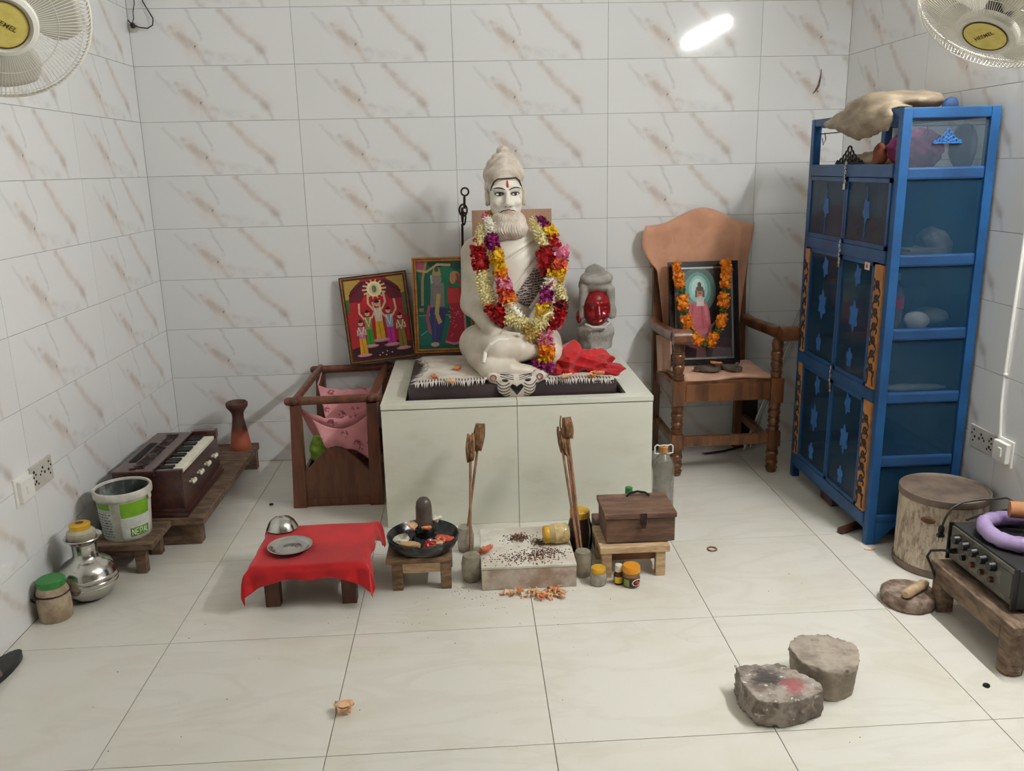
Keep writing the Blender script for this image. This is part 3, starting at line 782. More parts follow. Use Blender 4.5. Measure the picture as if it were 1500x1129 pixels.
sh = [((176, 40, 48), [(0, 0), (1, 0), (1, 1), (0, 1)]), ((64, 28, 36), [(0, 0), (1, 0), (1, .17), (.7, .2), (.3, .2), (0, .14)]),
      ((104, 30, 44), [(.06, .72), (.94, .72), (.9, .9), (.75, .97), (.25, .97), (.1, .9)]), ((196, 36, 44), circ(.5, .62, .27, .22)),
      ((176, 146, 70), [(0, .74), (.06, .76), (.1, .86), (.2, .93), (.28, .97), (.28, 1), (0, 1)]), ((176, 146, 70), [(1, .74), (.94, .76), (.9, .86), (.8, .93), (.72, .97), (.72, 1), (1, 1)]),
      ((60, 100, 44), [(0, .6), (.06, .6), (.07, .76), (0, .76)]), ((96, 104, 70), [(.93, .5), (1, .5), (1, .78), (.94, .78)])]
for i in range(14):
    a = 2 * PI * i / 14; sh.append(((226, 190, 150), limb([(.5 + .10 * math.cos(a), .86 + .08 * math.sin(a)), (.5 + .20 * math.cos(a), .86 + .12 * math.sin(a))], .010)))
for i in range(7):
    for k in (-1, 1): sh.append(((70, 24, 40), circ(.5 + k * (.20 + .035 * i), .93 - .02 * i, .022, .018, 8)))
sh += [((240, 226, 170), circ(.5, .86, .125, .095)), ((214, 208, 160), circ(.5, .86, .085, .07)), ((110, 116, 112), circ(.5, .86, .04, .045)), ((150, 120, 90), circ(.48, .85, .018, .03))]
sh += dancer(.33, .16, 1.0, (60, 150, 44), (150, 150, 70), 'up') + dancer(.68, .15, 1.05, (196, 44, 150), (150, 168, 196), 'up') + dancer(.51, .22, 1.12, (214, 164, 40), (222, 200, 180), 'up')
sh += dancer(.20, .055, .98, (216, 160, 40), (190, 120, 150), 'in') + dancer(.86, .09, .98, (150, 128, 56), (140, 116, 66), 'in')
for i, (x, z) in enumerate(((.5, .06), (.58, .075), (.66, .055), (.45, .035), (.56, .03))): sh.append(((220, 210, 200), circ(x, z, .014, .008, 8)))
PW, PH = .338, .440
pr1 = picture(p1, PW - .036, PH - .036, sh, 'print'); pr1.location = (0, 0, .018)
frame(p1, PW, PH, .02, .012, [m_fr1, m_fr1b], [(0, .008, .006, 0), (.008, .012, .009, 1), (.012, .020, .004, 0)])
MB().b2((-PW / 2 + .004, .002, .004), (PW / 2 - .004, .011, PH - .004)).build('backing', m_backing, p1, smooth=0, world=False)
p1.rotation_euler = (-.17, -.085, .06)
p2 = thing('framed_print', 'gold framed green print of an embracing couple in blue and red, half behind the statue', 'picture', (1.415, -.205, .601), group='framed prints by the statue')
sh = [((22, 96, 80), [(0, 0), (1, 0), (1, 1), (0, 1)]), ((14, 66, 54), [(.3, .9), (.9, .9), (.98, .98), (.2, .98)]), ((32, 126, 92), circ(.55, .70, .30, .24)), ((176, 90, 116), [(0, .88), (.16, .88), (.2, 1), (0, 1)]), ((172, 140, 96), limb([(.2, 1), (.12, .8), (.10, .5)], .022)), ((150, 116, 80), limb([(.03, .45), (.12, .45)], .02)),
      ((196, 170, 120), limb([(.0, .9), (.2, .88), (.4, .96), (.65, .95)], .014)), ((186, 190, 176), limb([(.28, .84), (.31, .62), (.24, .38)], .02)),
      ((30, 110, 96), [(0, .05), (1, .05), (1, .38), (0, .38)]), ((120, 176, 160), limb([(.02, .385), (.98, .385)], .005)), ((120, 176, 160), limb([(.05, .16), (.2, .22), (.3, .12)], .006)), ((120, 176, 160), limb([(.75, .16), (.9, .22), (.97, .14)], .006))]
x = .44
sh += [((140, 130, 128), [(x - .11, .48), (x + .10, .48), (x + .10, .74), (x - .08, .74)]), ((152, 140, 138), circ(x, .78, .07, .06)), ((178, 160, 110), [(x - .07, .82), (x + .07, .82), (x + .04, .91), (x - .04, .91)]), ((70, 90, 80), circ(x, .89, .03, .03)),
       ((60, 62, 120), [(x - .10, .10), (x + .02, .10), (x + .13, .46), (x - .12, .48)]), ((196, 172, 110), limb([(x + .02, .62), (x - .02, .4), (x + .03, .30)], .03)), ((84, 84, 140), limb([(x - .06, .12), (x - .04, .4)], .006)), ((200, 170, 160), circ(x - .06, .07, .06, .025)), ((176, 80, 110), limb([(x - .12, .5), (x - .16, .36), (x - .12, .2)], .02))]
x = .68
sh += [((170, 40, 60), [(x - .15, .09), (x + .12, .09), (x + .14, .3), (x + .10, .68), (x - .08, .70), (x - .06, .34)]), ((206, 110, 130), limb([(x - .15, .10), (x - .02, .07), (x + .12, .10)], .012)), ((206, 130, 140), limb([(x + .12, .66), (x + .14, .4), (x + .15, .12)], .014)), ((196, 60, 66), [(x - .10, .52), (x + .08, .52), (x + .07, .68), (x - .09, .68)]), ((206, 140, 120), circ(x - .01, .78, .045, .055)), ((190, 150, 100), circ(x + .02, .82, .07, .045)), ((170, 60, 64), limb([(x + .05, .84), (x + .10, .7)], .02))]
for i in range(26):
    rd = random.Random(i); sh.append(((226, 150, 170), circ(x + rd.uniform(-.11, .10), rd.uniform(.12, .48), .008, .006, 6)))
P2W, P2H = .30, .47
sh = sh[:12] + [(c, [(.54 + (a - .56) * 1.3, .5 + (b - .5) * 1.04) for a, b in P]) for c, P in sh[12:]]
pr2 = picture(p2, P2W - .036, P2H - .036, sh); pr2.location = (0, 0, .018)
frame(p2, P2W, P2H, .02, .012, [m_fr2, m_fr2b], [(0, .007, .008, 0), (.007, .012, .005, 1), (.012, .020, .009, 0)])
MB().b2((-P2W / 2 + .004, .002, .004), (P2W / 2 - .004, .011, P2H - .004)).build('backing', m_backing, p2, smooth=0, world=False)
p2.rotation_euler = (-.22, 0, .03)

# grey bust with red face
m_gr = M('grey_painted_cement', (172, 168, 160), .75, c2=(138, 134, 126), scale=14, bump=.25, bscale=50)
m_grd = M('grey_cement_pale', (192, 188, 182), .75, c2=(164, 160, 152), scale=14, bump=.2, bscale=50)
m_rf = M('glossy_red_paint', (146, 22, 28), .22, c2=(112, 14, 20), scale=9)
BX, BY = 2.160, -.20; BZ = .601
bu = thing('sage_bust', 'grey cement bust with a glossy red face and coiled hair behind the red cloth', 'bust', (BX, BY, BZ))
base = union([cap((BX, BY, BZ - .05), (BX, BY, .64), .080, .086, .9), ell((BX, BY - .01, .655), (.090, .08, .05))], .02)
sdf_obj('beard', lambda X, Y, Z: np.maximum(base(X, Y, Z) + .003 * np.sin(60 * np.arctan2(X - BX, -(Y - BY)) + 3 * np.sin(40 * Z)), BZ - .029 - Z), (BX - .12, BY - .12, BZ - .05), (BX + .12, BY + .12, .75), .006, m_grd, bu)
fc = union([ell((BX, BY - .045, .778), (.069, .066, .092)), cap((BX, BY - .108, .80), (BX, BY - .122, .752), .007, .014), ell((BX - .028, BY - .09, .748), (.023, .024, .02)), ell((BX + .028, BY - .09, .748), (.023, .024, .02)), cap((BX - .046, BY - .094, .808), (BX - .012, BY - .106, .810), .010, .009), cap((BX + .012, BY - .106, .810), (BX + .046, BY - .094, .808), .009, .010), ell((BX, BY - .10, .718), (.028, .012, .010))], .012)
fo = sdf_obj('face', fc, (BX - .09, BY - .16, .66), (BX + .09, BY + .03, .89), .0045, m_rf, bu)
for s_ in (-1, 1): MB().ball((BX + s_ * .030, (front_y(fc, BX + s_ * .030, .786) or BY - .1), .786), (.014, .005, .006), 10).build('eye', M('red_eye_paint', (96, 22, 26), .3, var=0), fo)
hb = union([ell((BX, BY + .005, .80), (.083, .08, .095)), ell((BX, BY + .0, .885), (.086, .082, .046)), ell((BX + .004, BY - .02, .915), (.078, .080, .038)), ell((BX, BY, .950), (.046, .046, .032)), cap((BX - .064, BY - .050, .870), (BX - .072, BY - .045, .74), .022, .018), cap((BX + .064, BY - .050, .870), (BX + .072, BY - .045, .74), .024, .020)], .008)
def hbf(X, Y, Z):
    a = np.arctan2(X - BX, -(Y - BY)); d = hb(X, Y, Z) + .005 * np.sin(48 * (Z - .9) + 2.0 * a) * np.clip((Z - .87) / .02, 0, 1)
    return np.maximum(d, -ell((BX, BY - .115, .785), (.064, .085, .094))(X, Y, Z))
sdf_obj('hair', hbf, (BX - .13, BY - .14, .69), (BX + .13, BY + .12, 1.01), .005, m_gr, bu)
for s_ in (-1, 1): MB().ball((BX + s_ * .086, BY - .04, .755 if s_ > 0 else .735), (.014, .016, .034), 12).ball((BX + s_ * .092, BY - .042, .75), (.007, .01, .016), 10).build('ear', m_gr if s_ > 0 else m_rf, bu)
MB().tube([(BX - .062, BY - .085, .705), (BX - .03, BY - .112, .692), (BX + .03, BY - .112, .692), (BX + .062, BY - .085, .71)], [.006, .008, .008, .006], 8).build('moustache', M('white_paint_moustache', (206, 200, 192), .6, var=.05), bu)

bu.location.z += .03
# crumpled red cloth on the slab
rd0 = np.random.RandomState(11)
def poly(c, r, n, sd):
    rr = np.random.RandomState(sd); N_ = rr.normal(size=(n, 3)); N_ /= np.linalg.norm(N_, axis=1)[:, None]; O = rr.uniform(.62, 1.0, n)
    def f(X, Y, Z):
        d = np.full(np.shape(X), -9.0); x, y, z = (X - c[0]) / r[0], (Y - c[1]) / r[1], (Z - c[2]) / r[2]
        for n_, o in zip(N_, O): d = np.maximum(d, x * n_[0] + y * n_[1] + z * n_[2] - o)
        return d * min(r)
    return f
crs = union([poly((1.975, -.70, .675), (.09, .085, .09), 15, 1), poly((2.05, -.64, .680), (.085, .09, .095), 14, 2), poly((2.02, -.70, .650), (.15, .085, .065), 18, 3), poly((2.115, -.70, .645), (.085, .08, .065), 14, 5), poly((2.18, -.755, .632), (.085, .06, .04), 14, 8), poly((1.935, -.72, .64), (.06, .06, .05), 12, 9)], .005)
def crump(X, Y, Z):
    w1 = np.abs(np.sin(21 * X + 27 * Z + 10 * Y + 1.8 * np.sin(19 * Z + 8 * Y))); w2 = np.abs(np.sin(33 * X - 24 * Z + 12 * Y + 2 * np.sin(15 * X)))
    return np.maximum(crs(X, Y, Z) + .010 * (w1 - .5) + .006 * (w2 - .5), .608 - Z)
rc = sdf_obj('red_cloth_bundle', crump, (1.82, -.92, .595), (2.30, -.48, .80), .0058, m_red, at=(2.03, -.66, .608), smooth=45)
rc.location = (2.005, -.68, .598); rc.scale = (.92, .92, .76)
tag(rc, 'crumpled bright red cloth heaped on the altar beside the seated statue', 'cloth')

# loose petals lying on the altar
def petal(name, c, s_, mat, seed, flat=True):
    mb = MB(); rd = random.Random(seed); c = Vector(c)
    for k in range(3):
        a = rd.uniform(0, 6.28); d = Vector((math.cos(a), math.sin(a), 0)); t = Vector((-d.y, d.x, 0)); o = c + Vector((rd.uniform(-.3, .3) * s_, rd.uniform(-.3, .3) * s_, .002 + .0025 * k))
        P = []
        for u in range(4):
            w_ = math.sin(PI * (.12 + .8 * u / 3)) * s_ * .42
            for v in (-1, 0, 1): P.append(o + d * (u / 3 - .4) * s_ * 1.25 + t * w_ * v + Vector((0, 0, abs(v) * .010 * (s_ / .03) + .006 * (u / 3) ** 2)))
        mb.add(P, [(u * 3 + v, u * 3 + v + 1, (u + 1) * 3 + v + 1, (u + 1) * 3 + v) for u in range(3) for v in range(2)])
    return mb.build(name, mat, at=c, smooth=60, solid=.0012)
PS = [((1.375, -.80, .612), .032, m_petal, 'peach petal cluster on the tiger skin, nearest its left front corner'), ((1.47, -.66, .613), .032, m_petal, 'peach petal cluster lying on the tiger skin just left of the statue legs'), ((1.445, -.862, .607), .026, m_petal_l, 'pale petal hanging over the slab front edge left of the tiger face'), ((1.93, -.855, .609), .034, m_petal_l, 'pale petal on the slab front edge just right of the tiger face'), ((2.065, -.845, .609), .042, m_petal, 'large peach petal on the slab front edge below the red cloth')]
for i, (c, s_, mt, lb) in enumerate(PS): tag(petal('flower_petal', c, s_, mt, i), lb, 'petal', 'loose petals on the altar')

# ------------------------------------------------------------------ cradle with a pink cloth hammock
cr = thing('wooden_cradle', 'red-brown wooden cradle frame with round top rails left of the altar', 'cradle', (.915, -.35, 0))
for (x, y, xb) in ((.752, -.655, .738), (1.088, -.655, 1.085), (.765, -.05, .750), (1.10, -.05, 1.095)):
    mb = MB(); w0, w1 = .030, .022
    mb.add([(xb + a * w0, y + b * .024, 0) for a, b in ((-1, -1), (1, -1), (1, 1), (-1, 1))] + [(x + a * w1, y + b * .02, .482) for a, b in ((-1, -1), (1, -1), (1, 1), (-1, 1))], [(3, 2, 1, 0), (4, 5, 6, 7), (0, 1, 5, 4), (1, 2, 6, 5), (2, 3, 7, 6), (3, 0, 4, 7)])
    mb.build('post', m_wood_cradle, cr, smooth=0)
def rail(a, b, r=.019):
    a, b = Vector(a), Vector(b); d = (b - a).normalized()
    MB().tube([a, a + d * .006, a + d * .016, b - d * .016, b - d * .006, b], [r * .5, r * .85, r, r, r * .85, r * .5], 14).build('rail', m_wood_cradle, cr, smooth=60)
rail((.703, -.655, .497), (1.146, -.655, .502)); rail((.715, -.05, .500), (1.148, -.05, .503))
rail((.752, -.69, .503), (.765, -.012, .505), .0175); rail((1.088, -.69, .505), (1.10, -.012, .507), .0175)
def arch(y):
    P = [(.762, .03), (1.066, .03), (1.066, .165)]
    for i in range(13):
        t = i / 12; P.append((1.060 - .292 * t, .165 + .115 * math.sin(PI * t) ** 1.25))
    P.append((.762, .165))
    T = Matrix.Translation((0, y, 0)) @ Matrix.Rotation(PI / 2, 4, 'X')
    return MB().prism(P, -.011, .011, T=T).b2((.755, y - .014, .0), (1.07, y + .014, .04), bev=.003)
arch(-.655).build('end_panel', m_wood_cradle, cr, smooth=30); arch(-.05).build('end_panel', m_wood_cradle, cr, smooth=30)
for x in (.744, 1.09): MB().b2((x - .008, -.635, .02), (x + .008, -.07, .13), bev=.003).build('side_board', m_wood_cradle, cr, smooth=0)
MB().b2((.752, -.64, .03), (1.082, -.065, .045)).build('bottom_board', m_wood_dk, cr, smooth=0)
# pink printed cloth
tp = NT('pink_printed_cotton'); co = tp.obj(); vo = tp.n('ShaderNodeTexVoronoi'); vo.inputs['Scale'].default_value = 13; tp.l(co, vo.inputs['Vector'])
nz = tp.noise(co, 60, 3, .6); f1 = tp.math('MULTIPLY', tp.ramp(vo.outputs['Distance'], .34, .22), tp.ramp(nz.outputs[0], .45, .55))
c_ = tp.mix(tp.ramp(tp.noise(co, 5).outputs[0], .35, .7), rgb(226, 160, 164), rgb(206, 134, 142)); c_ = tp.mix(f1, c_, rgb(150, 74, 86))
tp.l(c_, tp.b.inputs['Base Color']); tp.b.inputs['Roughness'].default_value = .85; m_pink = tp.m
def ham(u, v):
    # u left-right, v front-back; hung from the four corner posts
    x = .800 + .235 * u; y = -.615 + .515 * v
    sag_e = .10 * math.sin(PI * u) ** .8
    fr = min(v / .22, (1 - v) / .22, 1.0); dep = math.sin(min(1, fr) * PI / 2)
    top = .462 - sag_e * .62 - (.03 if v > .5 else 0) * (1 - math.sin(PI * u))
    bot = .255 - .075 * math.sin(PI * u * .9 + .15) - .05 * u
    z = top + (bot - top) * dep
    x += (.045 * (u - .5) * 2) * (1 - dep) + .008 * math.sin(9 * v + 3 * u) * dep
    if fr < 1: y += (.06 if v < .5 else -.06) * (1 - (1 - dep)) * .5 * (1 if v < .5 else 1)
    z += .006 * math.sin(22 * u + 4 * v) * dep + .004 * math.sin(31 * u) * (1 - dep) * math.sin(PI * u)
    return Vector((x, y, z))
hm = MB().grid(ham, 40, 60)
tag(hm.build('cradle_cloth', m_pink, at=(.915, -.35, .2), smooth=180, solid=.003), 'pink printed cotton cloth slung as a hammock inside the wooden cradle', 'cloth')
hs = bpy.data.objects['cradle_cloth']
for (u, v, px_, py_) in ((0, 0, .765, -.632), (1, 0, 1.075, -.632), (0, 1, .775, -.075), (1, 1, 1.09, -.075)):
    p = ham(u, v); MB().tube([p, (p + Vector((px_, py_, .492))) / 2 + Vector((0, 0, -.004)), Vector((px_, py_, .492))], .0035, 6).build('tie_string', M('cloth_string', (214, 190, 180), .8, var=.05), hs)
# the cloth's free corner hanging down at the right, over the end panel
def flap(u, v):
    x = .865 + .215 * u; y = -.640 - .012 * math.sin(12 * u + 2 * v) * v
    z0 = .400 - .06 * math.sin(PI * u) + .03 * u; z1 = .272 - .055 * u - .016 * math.sin(9 * u)
    return Vector((x - .05 * (1 - u) * (1 - v), y + .015, z0 + (z1 - z0) * v))
MB().grid(flap, 26, 14).build('hanging_flap', m_pink, hs, smooth=180, solid=.003)
rdg = np.random.RandomState(2)
gb_ = sdf_obj('green_cloth_bundle', lambda X, Y, Z: np.maximum(ell((.835, -.56, .235), (.055, .05, .075))(X, Y, Z) + .010 * wob(X, Y, Z, 55, 5), .0465 - Z) if True else 0, (.74, -.637, .03), (.93, -.45, .34), .007, M('green_cloth', (152, 190, 70), .8, c2=(104, 144, 48), scale=14), at=(.85, -.54, .046), smooth=180)
gb_.location = (.85, -.54, .046)
tag(gb_, 'small bright green cloth bundle inside the wooden cradle', 'cloth bundle')
# support it on the bottom board: a folded dark cloth
fc_ = sdf_obj('folded_orange_cloth', lambda X, Y, Z: np.maximum(ell((.835, -.46, .26), (.05, .035, .05))(X, Y, Z) + .009 * wob(X, Y, Z, 60, 8), .046 - Z), (.76, -.52, .18), (.91, -.40, .33), .007, M('orange_cloth', (206, 104, 66), .8, var=.15), at=(.835, -.46, .2), smooth=180)
tag(fc_, 'small orange cloth lying against the green bundle inside the cradle', 'cloth')

# ------------------------------------------------------------------ low bench with harmonium and clay pipe stand
lb = thing('low_plank_bench', 'long low weathered plank bench along the left wall under the harmonium', 'bench', (.21, -.56, 0))
MB().b2((.012, -1.052, .095), (.425, -.075, .129), bev=.004).build('plank', m_wood_old, lb, smooth=0)
MB().b2((.20, -1.025, 0), (.398, -.965, .0945), bev=.004).build('foot', m_wood_old, lb, smooth=0); MB().b2((.03, -1.03, 0), (.15, -.98, .0945), bev=.004).build('foot', m_wood_old, lb, smooth=0)
MB().b2((.30, -.13, 0), (.418, -.085, .0945), bev=.004).build('foot', m_wood_old, lb, smooth=0); MB().b2((.03, -.13, 0), (.12, -.085, .0945), bev=.004).build('foot', m_wood_old, lb, smooth=0)
m_hm = M('harmonium_varnish', (72, 36, 30), .30, c2=(48, 24, 21), scale=5, stretch=(6, 1, 6), coat=.4)
m_hmd = M('harmonium_dark', (44, 24, 22), .5, var=.15)
m_ivory = M('ivory_keys', (232, 226, 208), .35, var=.06, scale=40)
ha = thing('harmonium', 'dark varnished wooden harmonium with keys, stops and carved grille on the low bench', 'harmonium', (.21, -.80, .13))
hx0, hx1, hy0, hy1, hz = .075, .352, -1.046, -.505, .130
MB().b2((hx0, hy0, hz), (hx1 + .012, hy1, hz + .022), bev=.006).b2((hx0 + .004, hy0 + .004, hz + .022), (hx1 + .006, hy1 - .004, hz + .036), bev=.004).build('base_moulding', m_hm, ha, smooth=30)
MB().b2((hx0 + .012, hy0 + .012, hz + .036), (hx1, hy1 - .012, hz + .176), bev=.003).build('body', m_hm, ha, smooth=0)
ZT = hz + .176
MB().b2((hx0 + .006, hy0 + .006, ZT), (.250, hy1 - .006, ZT + .026), bev=.004).build('top_panel', m_hm, ha, smooth=0)
MB().b2((hx0 - .004, hy0 + .03, hz + .05), (hx0 + .014, hy1 - .03, ZT + .02), bev=.004).build('bellows_board', m_hmd, ha, smooth=0)
for y0, y1 in ((hy0 + .006, hy0 + .030), (hy1 - .048, hy1 - .006)): MB().b2((.252, y0, ZT), (hx1 + .004, y1, ZT + (.026 if y0 < -.9 else .040)), bev=.004).build('key_cheek', m_hm, ha, smooth=0)
MB().b2((.240, hy0 + .012, ZT + .022), (.252, hy1 - .012, ZT + .034), bev=.003).build('key_rail', m_hm, ha, smooth=0)
MB().b2((.105, -.92, ZT + .0255), (.135, -.67, ZT + .0285)).build('grille_slot', M('black_recess', (14, 10, 10), .9, var=0), ha, smooth=0)
cv = MB(); rdv = random.Random(5)
for i in range(22):
    y = -.99 + .42 * i / 21; cv.tube([(.172 + .022 * math.sin(i * 1.9 + t * 5), y + .016 * math.cos(t * 6.3), ZT + .0265 + .001) for t in (0, .2, .4, .6, .8, 1)], .0042, 6)
tag(cv.build('carved_scroll', m_hmd, ha), None, None, kind='stuff')
for y in (-1.005, -.555): MB().ball((.15, y, ZT + .028), (.014, .014, .006), 10).build('carved_knob', m_hm, ha)
ky0, ky1 = hy0 + .034, hy1 - .052; nk = 21; kw = (ky1 - ky0) / nk
for k in range(nk):
    y = ky0 + kw * k
    MB().b2((.256, y + .0008, ZT + .001), (hx1 - .002, y + kw - .0008, ZT + .016), bev=.0012).build('white_key', m_ivory, ha, smooth=0)
    if k % 7 in (0, 1, 3, 4, 5) and k < nk - 1: MB().b2((.256, y + kw * .68, ZT + .0165), (.308, y + kw * 1.32, ZT + .025), bev=.0015).build('black_key', m_black, ha, smooth=0)
for q in range(4):
    for dy in (-.012, .012):
        y = -.935 + .105 * q + dy; MB().cyl((hx1 - .002, y, hz + .118), (hx1 + .012, y, hz + .118), .005, n=10).ball((hx1 + .016, y, hz + .118), (.008, .0085, .0105), 10).build('stop_knob', m_ivory, ha)
MB().torus((.30, hy1 + .004, ZT - .01), .012, .003, 16, 6, rot=Matrix.Rotation(PI / 2, 3, 'X')).build('side_hook', m_steel, ha)
# clay pipe-shaped stand
m_clay = NT('fired_clay'); co = m_clay.obj(); sx = m_clay.n('ShaderNodeSeparateXYZ'); m_clay.l(co, sx.inputs[0])
nz = m_clay.noise(co, 18, 4); ad = m_clay.math('ADD', sx.outputs[2], m_clay.math('MULTIPLY', m_clay.math('SUBTRACT', nz.outputs[0], .5), .10))
m_clay.l(m_clay.mix(m_clay.ramp(ad, .06, .13), rgb(168, 88, 62), rgb(76, 42, 34)), m_clay.b.inputs['Base Color']); m_clay.b.inputs['Roughness'].default_value = .6; m_clay = m_clay.m
vs = MB().lathe([(.001, 0), (.050, 0), (.053, .008), (.050, .03), (.042, .08), (.033, .13), (.028, .165), (.029, .185), (.036, .20), (.048, .215), (.053, .222), (.054, .240), (.048, .246), (.040, .240), (.034, .215), (.001, .20)], (.357, -.165, .1295), 36, caps=False)
tag(vs.build('clay_stand', m_clay, at=(.357, -.165, .1295), smooth=40), 'waisted dark red clay stand with flared rim on the far end of the low bench', 'stand')

# ------------------------------------------------------------------ stool with paint bucket
sl = thing('small_stool', 'small worn wooden stool carrying the paint bucket by the left wall', 'stool', (.17, -1.15, 0), group='small wooden stools')
MB().b2((.055, -1.285, .100), (.298, -1.058, .1245), bev=.004).build('seat', m_wood_old, sl, smooth=0)
for x in (.085, .245):
    for y in (-1.258, -1.095): MB().b2((x - .020, y - .018, 0), (x + .020, y + .018, .0995), bev=.003).build('leg', m_wood_old, sl, smooth=0)
for y in (-1.258, -1.095): MB().b2((.107, y - .010, .070), (.223, y + .010, .0995), bev=.002).build('apron', m_wood_old, sl, smooth=0)
m_bk = M('white_bucket_plastic', (212, 210, 200), .45, c2=(176, 172, 158), scale=14)
m_bki = M('paint_stained_inside', (150, 152, 146), .7, c2=(60, 64, 62), scale=14, stretch=(1, 1, .5), lo=.3, hi=.55)
m_gn = M('label_green', (116, 168, 30), .4, c2=(96, 146, 24), scale=10); m_lbl = M('label_pale', (208, 212, 206), .45, c2=(186, 190, 184), scale=30); m_lbd = M('label_print', (72, 78, 66), .5, var=0)
bkx, bky, bkz = .170, -1.168, .1248
bk = thing('paint_bucket', 'white plastic paint bucket with a green label and stained empty inside', 'bucket', (bkx, bky, bkz))
MB().lathe([(.001, 0), (.084, 0), (.087, .006), (.099, .168), (.106, .168), (.1075, .176), (.107, .193), (.104, .197), (.098, .196), (.097, .186)], (bkx, bky, bkz), 44, caps=False).build('shell', m_bk, bk, smooth=40)
MB().lathe([(.097, .188), (.095, .160), (.085, .012), (.001, .012)], (bkx, bky, bkz), 44, caps=False).build('inner_wall', m_bki, bk, smooth=60)
def onb(a0, a1, z0, z1, mt, name, par, o=.0012):
    def fn(u, v):
        a = a0 + (a1 - a0) * u; z = z0 + (z1 - z0) * v; r = .087 + (.099 - .087) * (z - .006) / .162 + o
        return Vector((bkx + r * math.cos(a), bky + r * math.sin(a), bkz + z))
    return MB().grid(fn, 12, 2).build(name, mt, par, smooth=60)
D = PI / 180
lab = onb(-80 * D, -8 * D, .012, .160, m_lbl, 'front_label', bk)
onb(-78 * D, -10 * D, .098, .158, m_gn, 'green_panel', lab, .0020); onb(-62 * D, -14 * D, .016, .052, m_gn, 'green_panel', lab, .0020)
lab2 = onb(-162 * D, -96 * D, .012, .160, m_lbl, 'rear_label', bk)
onb(-138 * D, -100 * D, .134, .158, m_gn, 'green_panel', lab2, .0020); onb(-160 * D, -142 * D, .130, .158, m_lbd, 'dark_panel', lab2, .0020)
mbp = MB(); rdl = random.Random(9)
def line_on(a0, a1, z, h, o=.0026):
    def fn(u, v):
        a = a0 + (a1 - a0) * u; zz = z + h * v; r = .087 + .012 * (zz - .006) / .162 + o
        return Vector((bkx + r * math.cos(a), bky + r * math.sin(a), bkz + zz))
    mbp.grid(fn, 4, 1)
for i in range(9):
    z = .020 + .0115 * i; a = -160
    while a < -104:
        b = a + rdl.uniform(3, 12); line_on(a * D, min(b, -100) * D, z, .0035); a = b + rdl.uniform(2, 4)
tag(mbp.build('fine_print', m_lbd, lab2, smooth=0), None, None, kind='stuff')
mbw = MB()
for ch, a in zip('NEPAL', (-58, -49, -40, -31, -23)):
    S = {'N': [((0, 0), (0, 1)), ((0, 1), (1, 0)), ((1, 0), (1, 1))], 'E': [((0, 0), (0, 1)), ((0, 1), (1, 1)), ((0, .5), (.8, .5)), ((0, 0), (1, 0))], 'P': [((0, 0), (0, 1)), ((0, 1), (1, 1)), ((1, 1), (1, .5)), ((1, .5), (0, .5))], 'A': [((0, 0), (.5, 1)), ((.5, 1), (1, 0)), ((.2, .4), (.8, .4))], 'L': [((0, 1), (0, 0)), ((0, 0), (1, 0))]}[ch]
    for p, q in S:
        P = []
        for x, z in (p, q):
            aa = (a + x * 6) * D; zz = .022 + .024 * z; r = .087 + .012 * (zz - .006) / .162 + .003; P.append((bkx + r * math.cos(aa), bky + r * math.sin(aa), bkz + zz))
        mbw.tube(P, .0014, 5)
mbw.build('lettering', M('label_white', (226, 230, 222), .4, var=0), lab)
ban = [Vector((bkx + .108 * math.cos(a), bky + .108 * math.sin(a), bkz + .170 - .05 * max(0, math.sin(a + .3)))) for a in [(-14 + 10 * i) * D for i in range(20)]]
MB().ball((bkx + .1065, bky - .018, bkz + .163), (.006, .012, .014), 10).build('handle_lug', m_bk, bk); MB().tube(ban, .0022, 6).build('wire_handle', m_steel, bk)

# ------------------------------------------------------------------ steel pot, jar in its mouth, jar with green lid, shoe
ptx, pty = .124, -1.440
pt = MB().lathe([(.001, .002), (.040, 0), (.052, .003), (.075, .020), (.094, .050), (.0975, .062), (.0955, .064), (.1005, .080), (.0985, .083), (.100, .098), (.0975, .101), (.094, .115), (.078, .138), (.058, .150), (.0455, .158), (.041, .170), (.040, .190), (.043, .212), (.052, .226), (.0635, .232), (.065, .235), (.063, .238), (.052, .233), (.039, .215), (.036, .19), (.036, .17), (.001, .16)], (ptx, pty, 0), 48, caps=False)
tag(pt.build('steel_pot', m_steel, at=(ptx, pty, 0), smooth=40), 'shiny steel water pot with ribbed belly and flared neck by the left wall', 'pot')
jp = thing('jar_in_pot', 'small jar with yellow lid pushed into the mouth of the steel pot', 'jar', (ptx - .004, pty, .2))
MB().lathe([(.001, .165), (.034, .165), (.035, .19), (.048, .240), (.047, .258), (.034, .268)], (ptx - .004, pty, 0), 28).build('body', M('cloudy_glass', (176, 170, 150), .25, var=.1), jp)
MB().lathe([(.001, .266), (.035, .266), (.0355, .284), (.030, .288), (.001, .288)], (ptx - .004, pty, 0), 28, caps=False).build('lid', m_yel, jp, smooth=40)
MB().lathe([(.009, .2885), (.014, .2895), (.009, .2895)], (ptx - .004, pty, 0), 16).build('lid_hole', m_wood_dk, jp)
jx, jy = .064, -1.585
m_gl2 = M('dusty_jar', (176, 160, 136), .3, c2=(146, 124, 100), scale=20)
j1 = thing('green_lid_jar', 'dusty brown jar with a green lid on the floor in front of the steel pot', 'jar', (jx, jy, 0))
MB().lathe([(.001, 0), (.050, 0), (.054, .006), (.055, .05), (.053, .10), (.046, .118), (.042, .126)], (jx, jy, 0), 32).build('body', m_gl2, j1)
